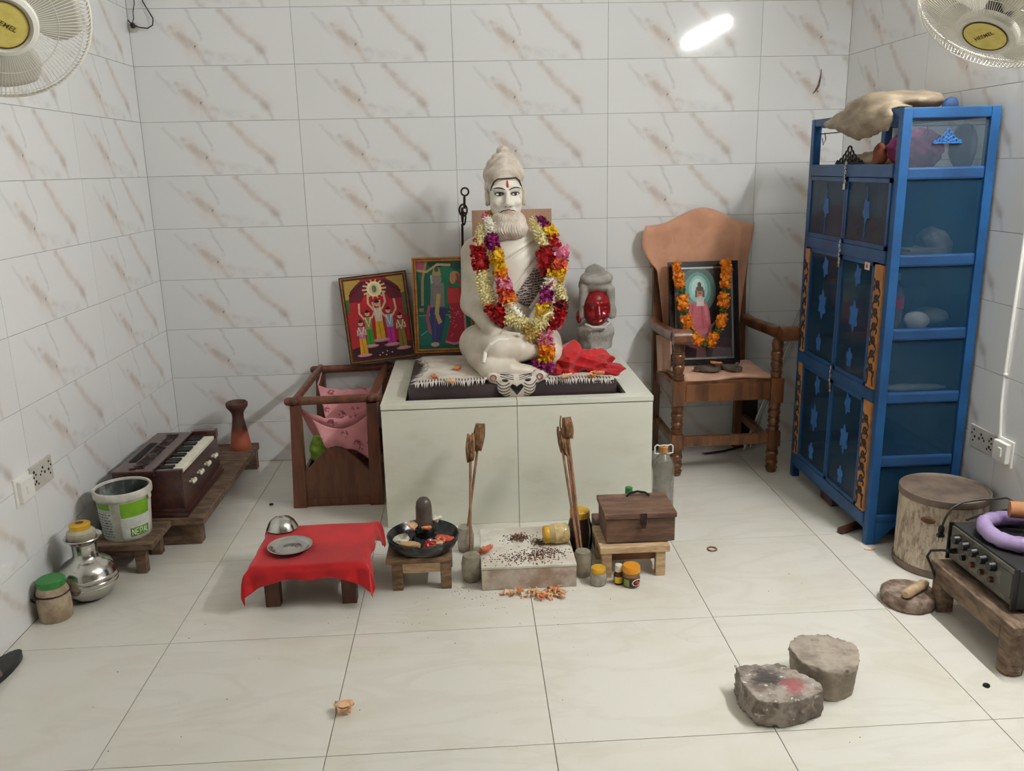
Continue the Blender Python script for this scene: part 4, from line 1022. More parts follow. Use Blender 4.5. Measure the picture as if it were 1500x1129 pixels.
MB().lathe([(.045, .124), (.046, .145), (.041, .149), (.001, .147)], (jx, jy, 0), 32, caps=False, jit=lambda a, z: 1 + .012 * math.sin(30 * a)).build('lid', M('green_lid', (52, 128, 58), .4, var=.12), j1, smooth=40)
MB().tube([(jx - .02, jy - .052, .098), (jx - .052, jy - .045, .094), (jx - .058, jy - .03, .080), (jx - .055, jy - .02, .07)], .0035, 6).torus((jx, jy, .098), .0545, .0025, 28, 6).build('wire_loop', m_iron, j1)
shp = []
for i in range(20):
    a = 2 * PI * i / 20; shp.append((.045 * math.cos(a) * (1 - .15 * math.sin(a)), .13 * math.sin(a)))
sh_ = thing('black_shoe', 'black slip-on shoe sole and strap at the left edge of the floor', 'shoe', (.035, -1.95, 0), rz=-.18)
MB().prism(shp, .0, .022).build('sole', m_black, sh_, smooth=30, world=False)
def strap(u, v): 
    a = PI * u; return Vector((.045 * math.cos(a), -.01 - .075 * v, .02 + (.040 - .012 * v) * math.sin(a)))
MB().grid(strap, 14, 6).build('strap', M('shoe_lining', (120, 104, 92), .7, var=.1), sh_, smooth=180, world=False, solid=.006)

# ------------------------------------------------------------------ low table under red cloth
rtab = thing('low_table', 'low dark wooden table hidden under a bright red cloth', 'table', (.945, -1.43, 0))
MB().b2((.752, -1.600, .135), (1.138, -1.265, .160), bev=.004).build('tabletop', m_wood_dk, rtab, smooth=0)
for x in (.810, 1.078):
    for y in (-1.565, -1.30): MB().b2((x - .026, y - .022, 0), (x + .026, y + .022, .1345), bev=.003).build('leg', m_wood_dk, rtab, smooth=0)
def drape(cx, cy, hx, hy, z, ex, ey, r=.010):
    """cloth over a table: ex=(left,right) ey=(front,back) overhang functions"""
    us = []; 
    def axis(h, e0, e1, n): return [-h - e0 * (1 - i / 8) for i in range(8)] + [-h + 2 * h * i / n for i in range(n + 1)] + [h + e1 * (i + 1) / 8 for i in range(8)]
    A = axis(hx, 1, 1, 22); B = axis(hy, 1, 1, 22); V = []
    for b in B:
        for a in A:
            la = max(-1, min(1, a / hx)); lb = max(-1, min(1, b / hy))
            oa = max(0, abs(a) - hx); ob = max(0, abs(b) - hy)
            sa, sb = (1 if a > 0 else -1), (1 if b > 0 else -1)
            da = oa * (ex[1](lb) if sa > 0 else ex[0](lb)); db = ob * (ey[1](la) if sb > 0 else ey[0](la))
            x, y = max(-hx, min(hx, a)), max(-hy, min(hy, b))
            if da and db:
                q = max(da, db) + .35 * min(da, db); x += sa * (.018 + .05 * da * min(1, db / .05)); y += sb * (.018 + .05 * db * min(1, da / .05)); dz = q
                k = (da - db) / (da + db + 1e-6); x += sa * .022 * max(0, k); y += sb * .022 * max(0, -k)
            elif da or db:
                dz = da + db; f = min(1, dz / .02)
                wave = .010 * math.sin((b if da else a) * 46 + 1.3) * min(1, dz / .06)
                if da: x += sa * (.010 * f + wave + .10 * dz)
                else: y += sb * (.010 * f + wave + .10 * dz)
            else: dz = 0
            V.append(Vector((cx + x, cy + y, max(.004, z - dz + .0015 * math.sin(14 * a + 5 * b)))))
    n = len(A); F = [(j * n + i, j * n + i + 1, (j + 1) * n + i + 1, (j + 1) * n + i) for j in range(len(B) - 1) for i in range(n - 1)]
    return MB().add(V, F)
dr = drape(.945, -1.4325, .197, .172, .1655, (lambda t: .055 + .05 * max(0, -t) ** 2, lambda t: .028 + .075 * max(0, t) ** 3 + .06 * max(0, -t) ** 4), (lambda t: .050 + .045 * abs(t) ** 5, lambda t: .05))
tag(dr.build('red_tablecloth', m_red, at=(.945, -1.43, .165), smooth=180, solid=.003, sub=1), 'bright red cloth with hanging corners spread over the low table', 'tablecloth')
bw = thing('steel_bowl', 'small steel bowl turned upside down on the red cloth corner', 'bowl', (.795, -1.285, .168))
MB().lathe([(.057, 0), (.0585, .003), (.056, .008), (.048, .024), (.034, .038), (.016, .045), (.001, .046)], (.795, -1.285, .169), 36, caps=False).build('bowl_shell', m_steel, bw, smooth=50, solid=.0015)
pl = MB().lathe([(.001, .003), (.058, .003), (.066, .006), (.074, .014), (.079, .015), (.080, .017), (.076, .018), (.066, .011), (.056, .007), (.022, .0065), (.020, .008), (.001, .008)], (.863, -1.478, .1685), 44, caps=False)
pt_ = thing('steel_plate', 'round rimmed steel plate lying on the red tablecloth', 'plate', (.863, -1.478, .1685))
pl.build('dish', m_steel, pt_, smooth=50); MB().ball((.858, -1.478, .1765), (.006, .006, .003), 8).build('centre_stud', m_steel, pt_)

# ------------------------------------------------------------------ stool with the black basin
s2 = thing('small_stool', 'small worn wooden stool carrying the round black basin', 'stool', (1.325, -1.41, 0), group='small wooden stools')
MB().b2((1.205, -1.520, .108), (1.440, -1.300, .131), bev=.004).build('seat', m_wood_stool, s2, smooth=0)
for x in (1.243, 1.418):
    for y in (-1.495, -1.325): MB().b2((x - .0195, y - .016, 0), (x + .0195, y + .016, .1075), bev=.003).build('leg', m_wood_stool, s2, smooth=0)
for y in (-1.503, -1.32): MB().b2((1.263, y - .006, .068), (1.398, y + .006, .1075), bev=.002).build('apron', m_wood_pale if y < -1.4 else m_wood_stool, s2, smooth=0)
m_bst = M('black_polished_stone', (24, 26, 27), .22, c2=(40, 42, 42), scale=20)
m_lin = M('grey_brown_stone', (92, 84, 76), .3, c2=(64, 56, 50), scale=16)
yo = thing('stone_lingam', 'round black stone basin with an upright grey stone pillar, holding petals', 'stone basin', (1.337, -1.425, .131))
MB().lathe([(.001, .002), (.095, .002), (.118, .012), (.131, .036), (.133, .052), (.129, .055), (.124, .050), (.116, .030), (.095, .018), (.001, .016)], (1.337, -1.425, .131), 48, caps=False).build('basin', m_bst, yo, smooth=40)
MB().lathe([(.050, .016), (.048, .024), (.036, .034), (.035, .045), (.040, .055), (.038, .065), (.034, .070)], (1.343, -1.400, .131), 32).build('pedestal', m_bst, yo, smooth=40)
MB().lathe([(.032, .068), (.0315, .10), (.030, .150), (.026, .170), (.016, .182), (.001, .186)], (1.343, -1.400, .131), 32).build('pillar', m_lin, yo, smooth=50)
BP = [((1.255, -1.45, .152), .05, FL['white'], 'whitish petals at the left inside the black basin'), ((1.296, -1.505, .156), .05, M('tan_petals', (196, 160, 116), .7, var=.15), 'tan petals at the front inside the black basin'), ((1.395, -1.485, .155), .045, m_petal_l, 'pale petals at the right inside the black basin'), ((1.415, -1.455, .155), .045, FL['coral'], 'red petals at the far right inside the black basin'), ((1.375, -1.50, .155), .042, FL['red'], 'red petals at the front right inside the black basin'), ((1.306, -1.425, .205), .035, m_petal_l, 'pale petal stuck against the left of the stone pillar'), ((1.350, -1.438, .200), .03, m_petal, 'peach petal stuck against the front of the stone pillar'), ((1.383, -1.39, .212), .035, FL['white'], 'white petal stuck against the right of the stone pillar')]
for i, (c, s_, mt, lb_) in enumerate(BP): tag(petal('flower_petal', c, s_, mt, 40 + i), lb_, 'petal', 'petals in the black basin')

# ------------------------------------------------------------------ white tiled step with scattered seeds
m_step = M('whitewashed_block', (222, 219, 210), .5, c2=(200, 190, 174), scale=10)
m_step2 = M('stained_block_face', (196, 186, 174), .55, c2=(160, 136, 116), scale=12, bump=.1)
sp = thing('tiled_step', 'low white tiled block on the floor in front of the altar, strewn with seeds', 'block', (1.72, -1.37, 0))
MB().b2((1.556, -1.529, 0), (1.881, -1.205, .080)).build('core', m_ac, sp, smooth=0)
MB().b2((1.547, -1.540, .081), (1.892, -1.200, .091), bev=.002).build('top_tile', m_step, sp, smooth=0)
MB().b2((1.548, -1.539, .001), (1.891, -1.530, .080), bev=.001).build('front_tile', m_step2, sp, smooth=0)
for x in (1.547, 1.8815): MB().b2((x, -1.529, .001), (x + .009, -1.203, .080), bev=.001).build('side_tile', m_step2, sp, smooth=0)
m_seed = M('dark_seeds', (110, 68, 46), .8, c2=(62, 40, 32), scale=200)
rs = random.Random(21); sd = MB()
def seed(x, y, z, s_):
    a = rs.uniform(0, 6.28); c, q = math.cos(a) * s_, math.sin(a) * s_
    sd.add([(x + c, y + q, z), (x - q * .6, y + c * .6, z), (x - c, y - q, z), (x + q * .6, y - c * .6, z), (x, y, z + s_ * .8)], [(3, 2, 1, 0), (0, 1, 4), (1, 2, 4), (2, 3, 4), (3, 0, 4)])
for i in range(520):
    x, y = rs.gauss(1.72, .075), rs.gauss(-1.468, .030)
    if 1.556 < x < 1.885 and -1.535 < y < -1.21: seed(x, y, .0905, rs.uniform(.0024, .0056))
for i in range(240):
    x, y = rs.gauss(1.79, .035), rs.gauss(-1.43, .02)
    if 1.55 < x < 1.885: seed(x, y, .0905, rs.uniform(.0025, .0055))
for i in range(260):
    x, y = rs.gauss(1.695, .026), rs.gauss(-1.300, .018)
    seed(x, y, .0905 + max(0, .006 - .2 * abs(x - 1.695)), rs.uniform(.0025, .0055))
for i in range(60): seed(rs.uniform(1.56, 1.88), rs.uniform(-1.52, -1.22), .0905, rs.uniform(.0015, .003))
tag(sd.build('spilled_seeds', m_seed, at=(1.72, -1.4, .0905), smooth=0), 'dark brown seeds and crumbs spilled over the white tiled block', 'seeds', kind='stuff')
fs = MB(); sd = fs
for i in range(75):
    x, y = rs.gauss(1.60, .22), rs.gauss(-1.62, .09)
    if y < -1.55: seed(x, y, .0002, rs.uniform(.0012, .003))
for i in range(40): seed(rs.gauss(1.47, .03), rs.gauss(-1.52, .02), .0002, rs.uniform(.0015, .003))
for i in range(45): seed(rs.uniform(.4, 3.0), rs.uniform(-2.6, -1.2), .0002, rs.uniform(.0012, .003))
tag(fs.build('floor_crumbs', m_seed, at=(1.6, -1.6, 0), smooth=0), 'tiny dark crumbs scattered over the cream floor tiles', 'crumbs', kind='stuff')

def jar(name, lb, x, y, z, prof, lid_prof, gm, lm, extra=None, group=None):
    t = thing(name, lb, 'jar', (x, y, z), group=group)
    MB().lathe(prof, (x, y, z), 28).build('body', gm, t, smooth=50)
    if lid_prof: MB().lathe(lid_prof, (x, y, z), 28, jit=lambda a, q: 1 + .010 * math.sin(24 * a)).build('lid', lm, t, smooth=40)
    return t
# fallen jar: lies on the step, mouth to the left
fj = thing('fallen_jar', 'glass jar with yellow lid lying on its side on the white block', 'jar', (1.845, -1.345, .091))
Rf = Matrix.Rotation(-PI / 2 + .0, 3, 'Y') @ Matrix.Rotation(0, 3, 'Z'); Rf = Matrix.Rotation(.10, 3, 'Z') @ Rf
cj = Vector((1.885, -1.352, .091 + .0385))
MB().lathe([(.030, 0), (.036, .006), (.038, .02), (.038, .055), (.034, .072), (.030, .080)], cj, 30, R=Rf).build('body', M('hazy_glass', (170, 150, 110), .15, c2=(196, 176, 120), scale=22), fj, smooth=50)
MB().lathe([(.0383, .022), (.0386, .026), (.0386, .052), (.0383, .056)], cj, 30, R=Rf, caps=False).build('paper_label', M('cream_label', (212, 192, 140), .6, c2=(170, 140, 90), scale=50), fj, smooth=60)
MB().lathe([(.032, .078), (.0335, .080), (.0335, .094), (.031, .097)], cj, 30, R=Rf, caps=True).build('lid', m_yel, fj, smooth=40)
sp1 = MB(); sd = sp1
for i in range(160): seed(rs.gauss(1.775, .018), rs.gauss(-1.358, .016), .0905 + rs.uniform(0, .012), rs.uniform(.002, .0045))
tag(sp1.build('seed_heap', m_seed, at=(1.775, -1.36, .0905), smooth=0), 'small dark heap of seeds at the mouth of the fallen jar', 'seeds', kind='stuff')
# big dark jar with yellow lid behind the step
bj = jar('storage_jar', 'large dark-filled glass jar with a yellow lid standing behind the white block', 1.945, -1.226, 0, [(.042, 0), (.048, .006), (.0505, .05), (.048, .10), (.040, .132), (.034, .142)], [(.036, .138), (.040, .140), (.040, .164), (.036, .168)], M('dark_filled_glass', (70, 52, 46), .12, c2=(44, 34, 32), scale=20), m_yel)
MB().tube([(1.972, -1.262, .145), (1.978, -1.272, .10), (1.975, -1.280, .05), (1.965, -1.285, .003)], .0022, 6).build('wire', m_steel, bj)

# dried flower heads on long sticks, in glass jars
m_stick = M('bamboo_stick', (150, 108, 78), .7, c2=(112, 80, 60), scale=20, stretch=(4, 4, .6))
m_dry = M('dried_husk', (146, 106, 66), .85, c2=(84, 58, 38), scale=30, stretch=(3, 3, .7), bump=.3)
m_hg = M('hazy_jar_glass', (182, 174, 154), .2, c2=(146, 136, 118), scale=18, alpha=.62)
def stick(lb, base, tip, hr_, hl_, sd_, lbg='dried stems on sticks'):
    base, tip = Vector(base), Vector(tip); d = (tip - base).normalized()
    t = thing('dried_flower_stick', lb, 'stick', base, group=lbg)
    MB().tube([base, tip - d * .02], .0052, 8).build('stem', m_stick, t)
    rd = random.Random(sd_); s_ = d.orthogonal().normalized(); u_ = d.cross(s_); hb_ = MB()
    for k in range(9):
        a = 2 * PI * k / 9 + rd.uniform(-.2, .2); o = s_ * math.cos(a) + u_ * math.sin(a); tn = d.cross(o); r = hr_ * rd.uniform(.7, 1.1)
        e0, e1 = rd.uniform(-.1, .1), rd.uniform(-.12, .12); P = []
        for i in range(6):
            v = i / 5; c = tip - d * hl_ * (1 - v + e0 * (1 - v)) + d * e1 * hl_ * v + o * r * (.55 + .45 * math.sin(PI * min(1, v * .9 + .1)) + .25 * v * v)
            for h_ in (-1, 0, 1): P.append(c + tn * h_ * r * .42 + o * (.002 - .004 * abs(h_)) + tn * rd.uniform(-.001, .001))
        hb_.add(P, [(i * 3 + h_, i * 3 + h_ + 1, i * 3 + 4 + h_, i * 3 + 3 + h_) for i in range(5) for h_ in range(2)])
    hb_.tube([tip - d * hl_, tip - d * hl_ * .1], [hr_ * .45, hr_ * .75], 8)
    hb_.build('dried_head', m_dry, t, smooth=60, solid=.0012)
jp_ = [(.024, 0), (.030, .005), (.033, .03), (.034, .07), (.030, .094), (.028, .104)]
jar('stick_jar', 'hazy glass jar holding sticks, just left of the altar front and behind another jar', 1.490, -1.200, 0, jp_, None, m_hg, None, group='jars holding the dried stems')
jar('stick_jar', 'hazy glass jar holding a stick, at the left front corner of the white block', 1.512, -1.448, 0, [(r * 1.12, z * .97) for r, z in jp_], None, m_hg, None, group='jars holding the dried stems')
jar('stick_jar', 'pale hazy glass jar holding sticks at the right front of the white block', 1.926, -1.455, 0, [(r * .98, z * .96) for r, z in jp_], None, m_hg, None, group='jars holding the dried stems')
stick('stick with the taller dried husk head in the left pair', (1.487, -1.21, .012), (1.566, -1.10, .500), .021, .105, 1)
stick('stick with the lower dried husk head in the left pair', (1.506, -1.44, .012), (1.524, -1.19, .476), .019, .095, 2)
stick('stick with the tallest ragged dried husk head in the right group', (1.930, -1.452, .012), (1.898, -1.19, .540), .024, .082, 3)
stick('stick with the narrow dried pod leaning left in the right group', (1.922, -1.460, .012), (1.869, -1.20, .494), .013, .085, 4)
stick('stick with the middle dried husk head below the tallest in the right group', (1.926, -1.444, .015), (1.890, -1.215, .478), .014, .080, 5)

m_tan = M('tan_dry_petals', (222, 178, 128), .7, c2=(196, 138, 88), scale=30)
# petals heaped in front of the step
pi = 0
for (x, y) in [(1.63, -1.575), (1.655, -1.59), (1.68, -1.572), (1.70, -1.60), (1.74, -1.585), (1.75, -1.61), (1.765, -1.575), (1.775, -1.60), (1.785, -1.57), (1.79, -1.615), (1.80, -1.59), (1.81, -1.572), (1.815, -1.605), (1.83, -1.59), (1.76, -1.625), (1.835, -1.615)]:
    rdp = random.Random(800 + pi); mb = MB(); c0 = Vector((x, y, .006))
    for k in range(5):
        a = rdp.uniform(0, 6.28); d = Vector((math.cos(a), math.sin(a), rdp.uniform(-.05, .55))).normalized(); t_ = d.cross(Vector((0, 0, 1))).normalized(); L = rdp.uniform(.018, .034); w_ = rdp.uniform(.003, .007); o_ = c0 + Vector((rdp.uniform(-.012, .012), rdp.uniform(-.008, .008), .004 * (pi % 3)))
        P = []
        for u in range(4):
            cc = o_ + d * (L * (u / 3 - .35)) + Vector((0, 0, .006 * math.sin(u * 1.3 + k))); cc.z = max(cc.z, .0015)
            for v in (-1, 1): P.append(cc + t_ * w_ * v * (.5 + .5 * math.sin(PI * (u + .6) / 4)))
        mb.add(P, [(u * 2, u * 2 + 1, u * 2 + 3, u * 2 + 2) for u in range(3)])
    q = mb.build('flower_petal', (m_petal_l, m_tan, m_petal)[pi % 3], at=(x, y, 0), smooth=60, solid=.0008)
    tag(q, 'wilted shredded flower of the small peach heap on the floor before the white block', 'petal', 'petals heaped before the white block'); pi += 1
q = petal('flower_petal', (1.565, -1.425, .092), .038, M('coral_dry_petal', (226, 130, 98), .7, var=.15), 91); tag(q, 'coral petal lying on the left edge of the white block', 'petal')
q = petal('flower_petal', (1.140, -2.215, .002), .045, m_petal_l, 92); tag(q, 'lone pale peach petal on the bare floor in the foreground', 'petal')

# ------------------------------------------------------------------ pale stool, chest, jars
ps = thing('small_stool', 'small pale raw-wood stool under the brown wooden chest', 'stool', (2.11, -1.40, 0), group='small wooden stools')
MB().b2((1.985, -1.492, .098), (2.245, -1.285, .124), bev=.004).build('seat', m_wood_pale, ps, smooth=0)
for x in (2.012, 2.212):
    for y in (-1.470, -1.315): MB().b2((x - .018, y - .016, 0), (x + .018, y + .016, .0975), bev=.003).build('leg', m_wood_pale, ps, smooth=0)
for y in (-1.462, -1.32): MB().b2((2.031, y - .006, .062), (2.193, y + .006, .0975), bev=.002).build('apron', M('reddish_wood', (126, 82, 58), .7, var=.15), ps, smooth=0)
m_chest = M('old_brown_chest', (118, 88, 70), .7, c2=(84, 62, 50), scale=8, stretch=(1, 4, 4), bump=.3)
ch = thing('wooden_chest', 'small old brown wooden chest with hasp and lid on the pale stool', 'chest', (2.14, -1.365, .124))
MB().b2((2.012, -1.462, .128), (2.268, -1.275, .222), bev=.003).b2((2.02, -1.455, .1245), (2.26, -1.28, .129)).build('body', m_chest, ch, smooth=0)
ld = MB(); ld.box((2.139, -1.368, .234), (.268, .202, .020), bev=.003); ld.build('lid', m_chest, ch, smooth=0)
MB().b2((2.137, -1.475, .198), (2.160, -1.468, .246), bev=.002).b2((2.142, -1.479, .188), (2.156, -1.466, .206), bev=.002).build('hasp', m_iron, ch, smooth=0)
MB().tube([(2.115, -1.30, .244), (2.13, -1.295, .256), (2.16, -1.293, .261), (2.19, -1.295, .256), (2.205, -1.30, .244)], .005, 8).build('handle', m_black, ch)
tag(MB().b2((2.002, -1.255, 0), (2.120, -1.150, .118), bev=.004).build('wood_block', m_chest, at=(2.05, -1.2, 0), smooth=0), 'dark reddish wood block on the floor behind the pale stool', 'block')
gc = thing('green_cap_bottle', 'small bottle with a green cap, mostly hidden behind the wooden chest', 'bottle', (2.168, -1.08, 0))
MB().lathe([(.026, 0), (.028, .004), (.028, .09), (.015, .158), (.013, .168)], (2.168, -1.08, 0), 20).build('body', m_glass, gc); MB().lathe([(.0155, .166), (.0155, .194), (.013, .196)], (2.168, -1.08, 0), 18).build('cap', M('green_cap', (46, 124, 56), .4, var=.05), gc, smooth=40)
q = jar('spice_jar', 'small glass jar of grey powder with ochre lid, left of the yellow-labelled bottle', 1.973, -1.525, 0, [(.024, 0), (.029, .004), (.031, .025), (.029, .043), (.025, .05)], [(.026, .047), (.0275, .049), (.0275, .064), (.025, .067)], M('grey_powder_glass', (166, 158, 146), .18, c2=(140, 134, 126), scale=40), m_yel, group='spice jars by the pale stool')
t = jar('spice_jar', 'narrow brown bottle with white cap and yellow label between two jars', 2.047, -1.528, 0, [(.016, 0), (.018, .004), (.018, .038), (.012, .050)], [(.0125, .049), (.0135, .051), (.0135, .074), (.011, .076)], M('brown_glass', (84, 44, 30), .12, var=.1), M('ivory_cap', (214, 206, 184), .5, var=.05), group='spice jars by the pale stool')
def wrap(t, x, y, r, a0, a1, z0, z1, mt, name='label'):
    def fn(u, v): a = a0 + (a1 - a0) * u; return Vector((x + r * math.cos(a), y + r * math.sin(a), z0 + (z1 - z0) * v))
    return MB().grid(fn, 10, 1).build(name, mt, t, smooth=60)
wrap(t, 2.047, -1.528, .0188, -150 * D, -40 * D, .008, .032, M('yellow_label', (222, 188, 30), .5, var=.05))
t = jar('spice_jar', 'squat jar with a wide orange lid and a dark printed label beside the pale stool', 2.090, -1.545, 0, [(.028, 0), (.0315, .004), (.0315, .045), (.029, .055)], [(.030, .054), (.0325, .056), (.0325, .074), (.029, .080)], M('amber_glass', (150, 110, 70), .15, var=.15), m_org, group='spice jars by the pale stool')
l2 = wrap(t, 2.090, -1.545, .0322, -175 * D, -15 * D, .006, .040, M('dark_label', (56, 44, 30), .5, var=.1))
wrap(t, 2.090, -1.545, .0328, -150 * D, -112 * D, .008, .034, M('green_label_panel', (120, 140, 70), .5, var=.05), 'label_panel')
lo = MB()
for r1, r2 in ((.016, .012),):
    pts = [Vector((2.090 + .0336 * math.cos((-62 + 30 * math.cos(a)) * D), -1.545 + .0336 * math.sin((-62 + 30 * math.cos(a)) * D), .023 + .012 * math.sin(a))) for a in [2 * PI * i / 20 for i in range(20)]]
    lo.tube(pts, .002, 5, closed=True)
lo.build('label_oval', M('label_red_white', (226, 196, 184), .5, var=.05), t)
lo = MB(); lo.ball((2.090 + .033 * math.cos(-62 * D), -1.545 + .033 * math.sin(-62 * D), .023), (.009, .009, .006), 10); lo.build('label_red_dot', M('label_red', (180, 50, 40), .5, var=.05), t)

pb = thing('water_bottle', 'large clear plastic bottle with orange cap and white carry ring beside the altar', 'bottle', (2.357, -.885, 0))
m_pet = M('clear_plastic', (150, 146, 134), .14, var=.10, scale=20, alpha=.62)
MB().lathe([(.001, .002), (.040, 0), (.046, .008), (.046, .05), (.044, .055), (.046, .06), (.046, .10), (.044, .105), (.046, .11), (.046, .20), (.044, .222), (.033, .248), (.020, .262), (.016, .268)], (2.357, -.885, 0), 32, caps=False).build('body', m_pet, pb, smooth=40)
MB().lathe([(.017, .274), (.0175, .276), (.0175, .298), (.015, .300)], (2.357, -.885, 0), 20).build('cap', M('orange_brown_cap', (196, 134, 60), .45, var=.08), pb, smooth=40)
MB().tube([(2.318, -.885, .270), (2.318, -.885, .300), (2.327, -.885, .308), (2.340, -.885, .302), (2.357, -.885, .306), (2.374, -.885, .302), (2.387, -.885, .308), (2.396, -.885, .300), (2.396, -.885, .270), (2.380, -.885, .267), (2.357, -.885, .268), (2.334, -.885, .267)], .0032, 7, closed=True).build('carry_ring', m_white, pb)

# ------------------------------------------------------------------ armchair with towel, portrait, sandals
ac = thing('wooden_armchair', 'turned-leg brown wooden armchair draped with a peach towel against the back wall', 'chair', (2.755, -.26, 0))
def turned(x, y, z0, z1, sc=1.0):
    H = z1 - z0
    P = [(.020, 0), (.024, .02), (.026, .10), (.024, .13), (.030, .14), (.030, .16), (.022, .17), (.025, .25), (.030, .32), (.030, .36), (.026, .40), (.022, .44), (.029, .455), (.029, .47), (.024, .48), (.028, .56), (.031, .62), (.030, .66), (.024, .70), (.028, .71), (.028, .73), (.023, .745), (.027, .80), (.029, .88), (.026, .96), (.024, 1.0)]
    return MB().lathe([(r * sc, z0 + z * H) for r, z in P], (x, y, 0), 20)
for x in (2.522, 2.998):
    mb = turned(x, -.45, 0, .155); mb.box((x, -.45, .175), (.058, .058, .075), bev=.004)
    for r_, z_ in (): pass
    mb2 = turned(x, -.45, .212, .362); mb.add(mb2.v, mb2.f); mb.box((x, -.45, .418), (.062, .062, .122), bev=.004)
    mb2 = turned(x, -.45, .478, .665, .98); mb.add(mb2.v, mb2.f)
    mb.build('front_leg', m_wood_chair, ac, smooth=40)
for x in (2.500, 2.945): 
    MB().tube([(x, -.055, 0), (x, -.07, .42), (x, -.04, .80), (x, -.022, 1.12)], [.026, .028, .026, .022], 4).build('rear_post', m_wood_chair, ac, smooth=0)
MB().b2((2.555, -.475, .375), (2.966, -.430, .462), bev=.004).build('front_rail', m_wood_chair, ac, smooth=0)
for x in (2.512, 2.975): MB().b2((x - .016, -.42, .385), (x + .016, -.085, .455), bev=.003).build('side_rail', m_wood_chair, ac, smooth=0)
MB().b2((2.525, -.095, .385), (2.92, -.065, .455), bev=.003).build('back_rail', m_wood_chair, ac, smooth=0)
MB().b2((2.525, -.455, .456), (2.975, -.075, .474), bev=.004).build('seat', m_wood_chair, ac, smooth=0)
MB().b2((2.55, -.465, .148), (2.97, -.435, .198), bev=.004).build('front_stretcher', m_wood_chair, ac, smooth=0)
for x in (2.512, 2.970): MB().b2((x - .012, -.42, .150), (x + .012, -.085, .190), bev=.003).build('side_stretcher', m_wood_chair, ac, smooth=0)
for s_, x, xb in ((-1, 2.522, 2.490), (1, 3.015, 2.962)):
    mb = MB(); pts = [(xb, -.045, .700), (xb + s_ * .012, -.14, .690), (x + s_ * .012, -.28, .678), (x + s_ * .008, -.40, .690), (x + s_ * .008, -.48, .700)]
    V = []; F = []
    for i, p in enumerate(pts):
        w_ = (.026, .028, .032, .040, .042)[i]; h_ = (.024, .024, .026, .03, .032)[i]
        for a in range(12): V.append((p[0] + w_ * math.copysign(abs(math.cos(a * PI / 6)) ** .6, math.cos(a * PI / 6)), p[1], p[2] + h_ * math.copysign(abs(math.sin(a * PI / 6)) ** .6, math.sin(a * PI / 6))))
    for i in range(4):
        for a in range(12): F.append((i * 12 + a, i * 12 + (a + 1) % 12, (i + 1) * 12 + (a + 1) % 12, (i + 1) * 12 + a))
    F += [tuple(range(12)), tuple(range(48, 60))]
    mb.add(V, F); mb.cyl((x - .038 + s_ * .006, -.500, .700), (x + .046 + s_ * .006, -.500, .700), .036, n=20)
    mb.build('armrest', m_wood_chair, ac, smooth=45)
# back: arched panel
bp = [(2.515, .47), (2.940, .47), (2.975, 1.165)] + [(2.975 - .48 * t, 1.165 + .022 * math.sin(PI * min(1, t * 3)) * 0 + .085 * math.sin(PI * t) ** 2.2) for t in [i / 14 for i in range(1, 14)]] + [(2.495, 1.165)]
T = Matrix.Translation((0, -.045, 0)) @ Matrix.Rotation(PI / 2, 4, 'X')
MB().prism(bp, -.012, .010, T=T).build('back_panel', m_wood_chair, ac, smooth=30)
m_tow = M('peach_towel', (208, 156, 126), .95, c2=(188, 136, 108), scale=5, bump=.5, bscale=300, sheen=.3)
m_tow2 = M('pale_peach_cloth', (216, 172, 146), .95, c2=(196, 148, 122), scale=6, bump=.4, bscale=300, sheen=.3)
def towel(u, v):
    # v 0 at the crest, 1 at the seat
    top = 1.183 + .082 * math.sin(PI * u) ** 2.4
    w0, w1 = 2.455, 2.990; lo_, hi_ = 2.545, 2.915
    k = v ** .8; xl = w0 + (lo_ - w0) * k; xr = w1 + (hi_ - w1) * k
    if u < .12: xl -= .060 * (1 - u / .12) * math.sin(PI * min(1, v * 2.6 + .12)) * (1 if v < .36 else max(0, 1 - (v - .36) / .2))
    x = xl + (xr - xl) * u; z = top + (.53 - top) * v
    fold = .020 * math.sin(u * 26 + 1) * (.3 + .7 * v) * (1 if u < .22 or u > .84 else .15) + .006 * math.sin(5 * u + 7 * v)
    y = -.068 - .015 * (1 - abs(2 * u - 1)) + fold - .02 * v
    if v < .05: y += .02 * (1 - v / .05)
    if u < .12: y -= .02 * (1 - u / .12)
    return Vector((x, y, z))
tw = MB().grid(towel, 48, 40)
def towel_back(u, v):
    p = towel(u, 0); x0 = 2.47 + .50 * u
    return Vector((x0 * v + p.x * (1 - v), p.y + .040 * math.sin(v * PI / 2), p.z + .006 * math.sin(PI * v) - .24 * max(0, v - .1)))
tw.grid(towel_back, 48, 6)
tag(tw.build('towel', m_tow, at=(2.72, -.08, .5), smooth=180, solid=.004), 'peach towel draped over the back of the wooden armchair', 'towel')
def seatcloth(u, v):
    x = 2.565 + .405 * u; y = -.135 - .315 * v
    z = .486 + .006 * math.sin(8 * u + 3 * v) + .004 * math.sin(17 * v + 5 * u)
    if v > .93: z -= .010 * (v - .93) / .07
    x += (u - .5) * .05 * (v - .5)
    return Vector((x, y, z))
sc_ = MB().grid(seatcloth, 26, 20)
tag(sc_.build('seat_cloth', m_tow2, at=(2.765, -.3, .48), smooth=180, solid=.014), 'pale peach folded cloth lying on the armchair seat', 'cloth')
# towel's loose hem hanging at the left of the seat
def hang(u, v): return Vector((2.485 + .05 * u + .012 * v, -.13 - .10 * u - .012 * math.sin(9 * u), .64 - .20 * v + .01 * u))
MB().grid(hang, 8, 10).build('hanging_edge', m_tow2, bpy.data.objects['towel'], smooth=180, solid=.005)

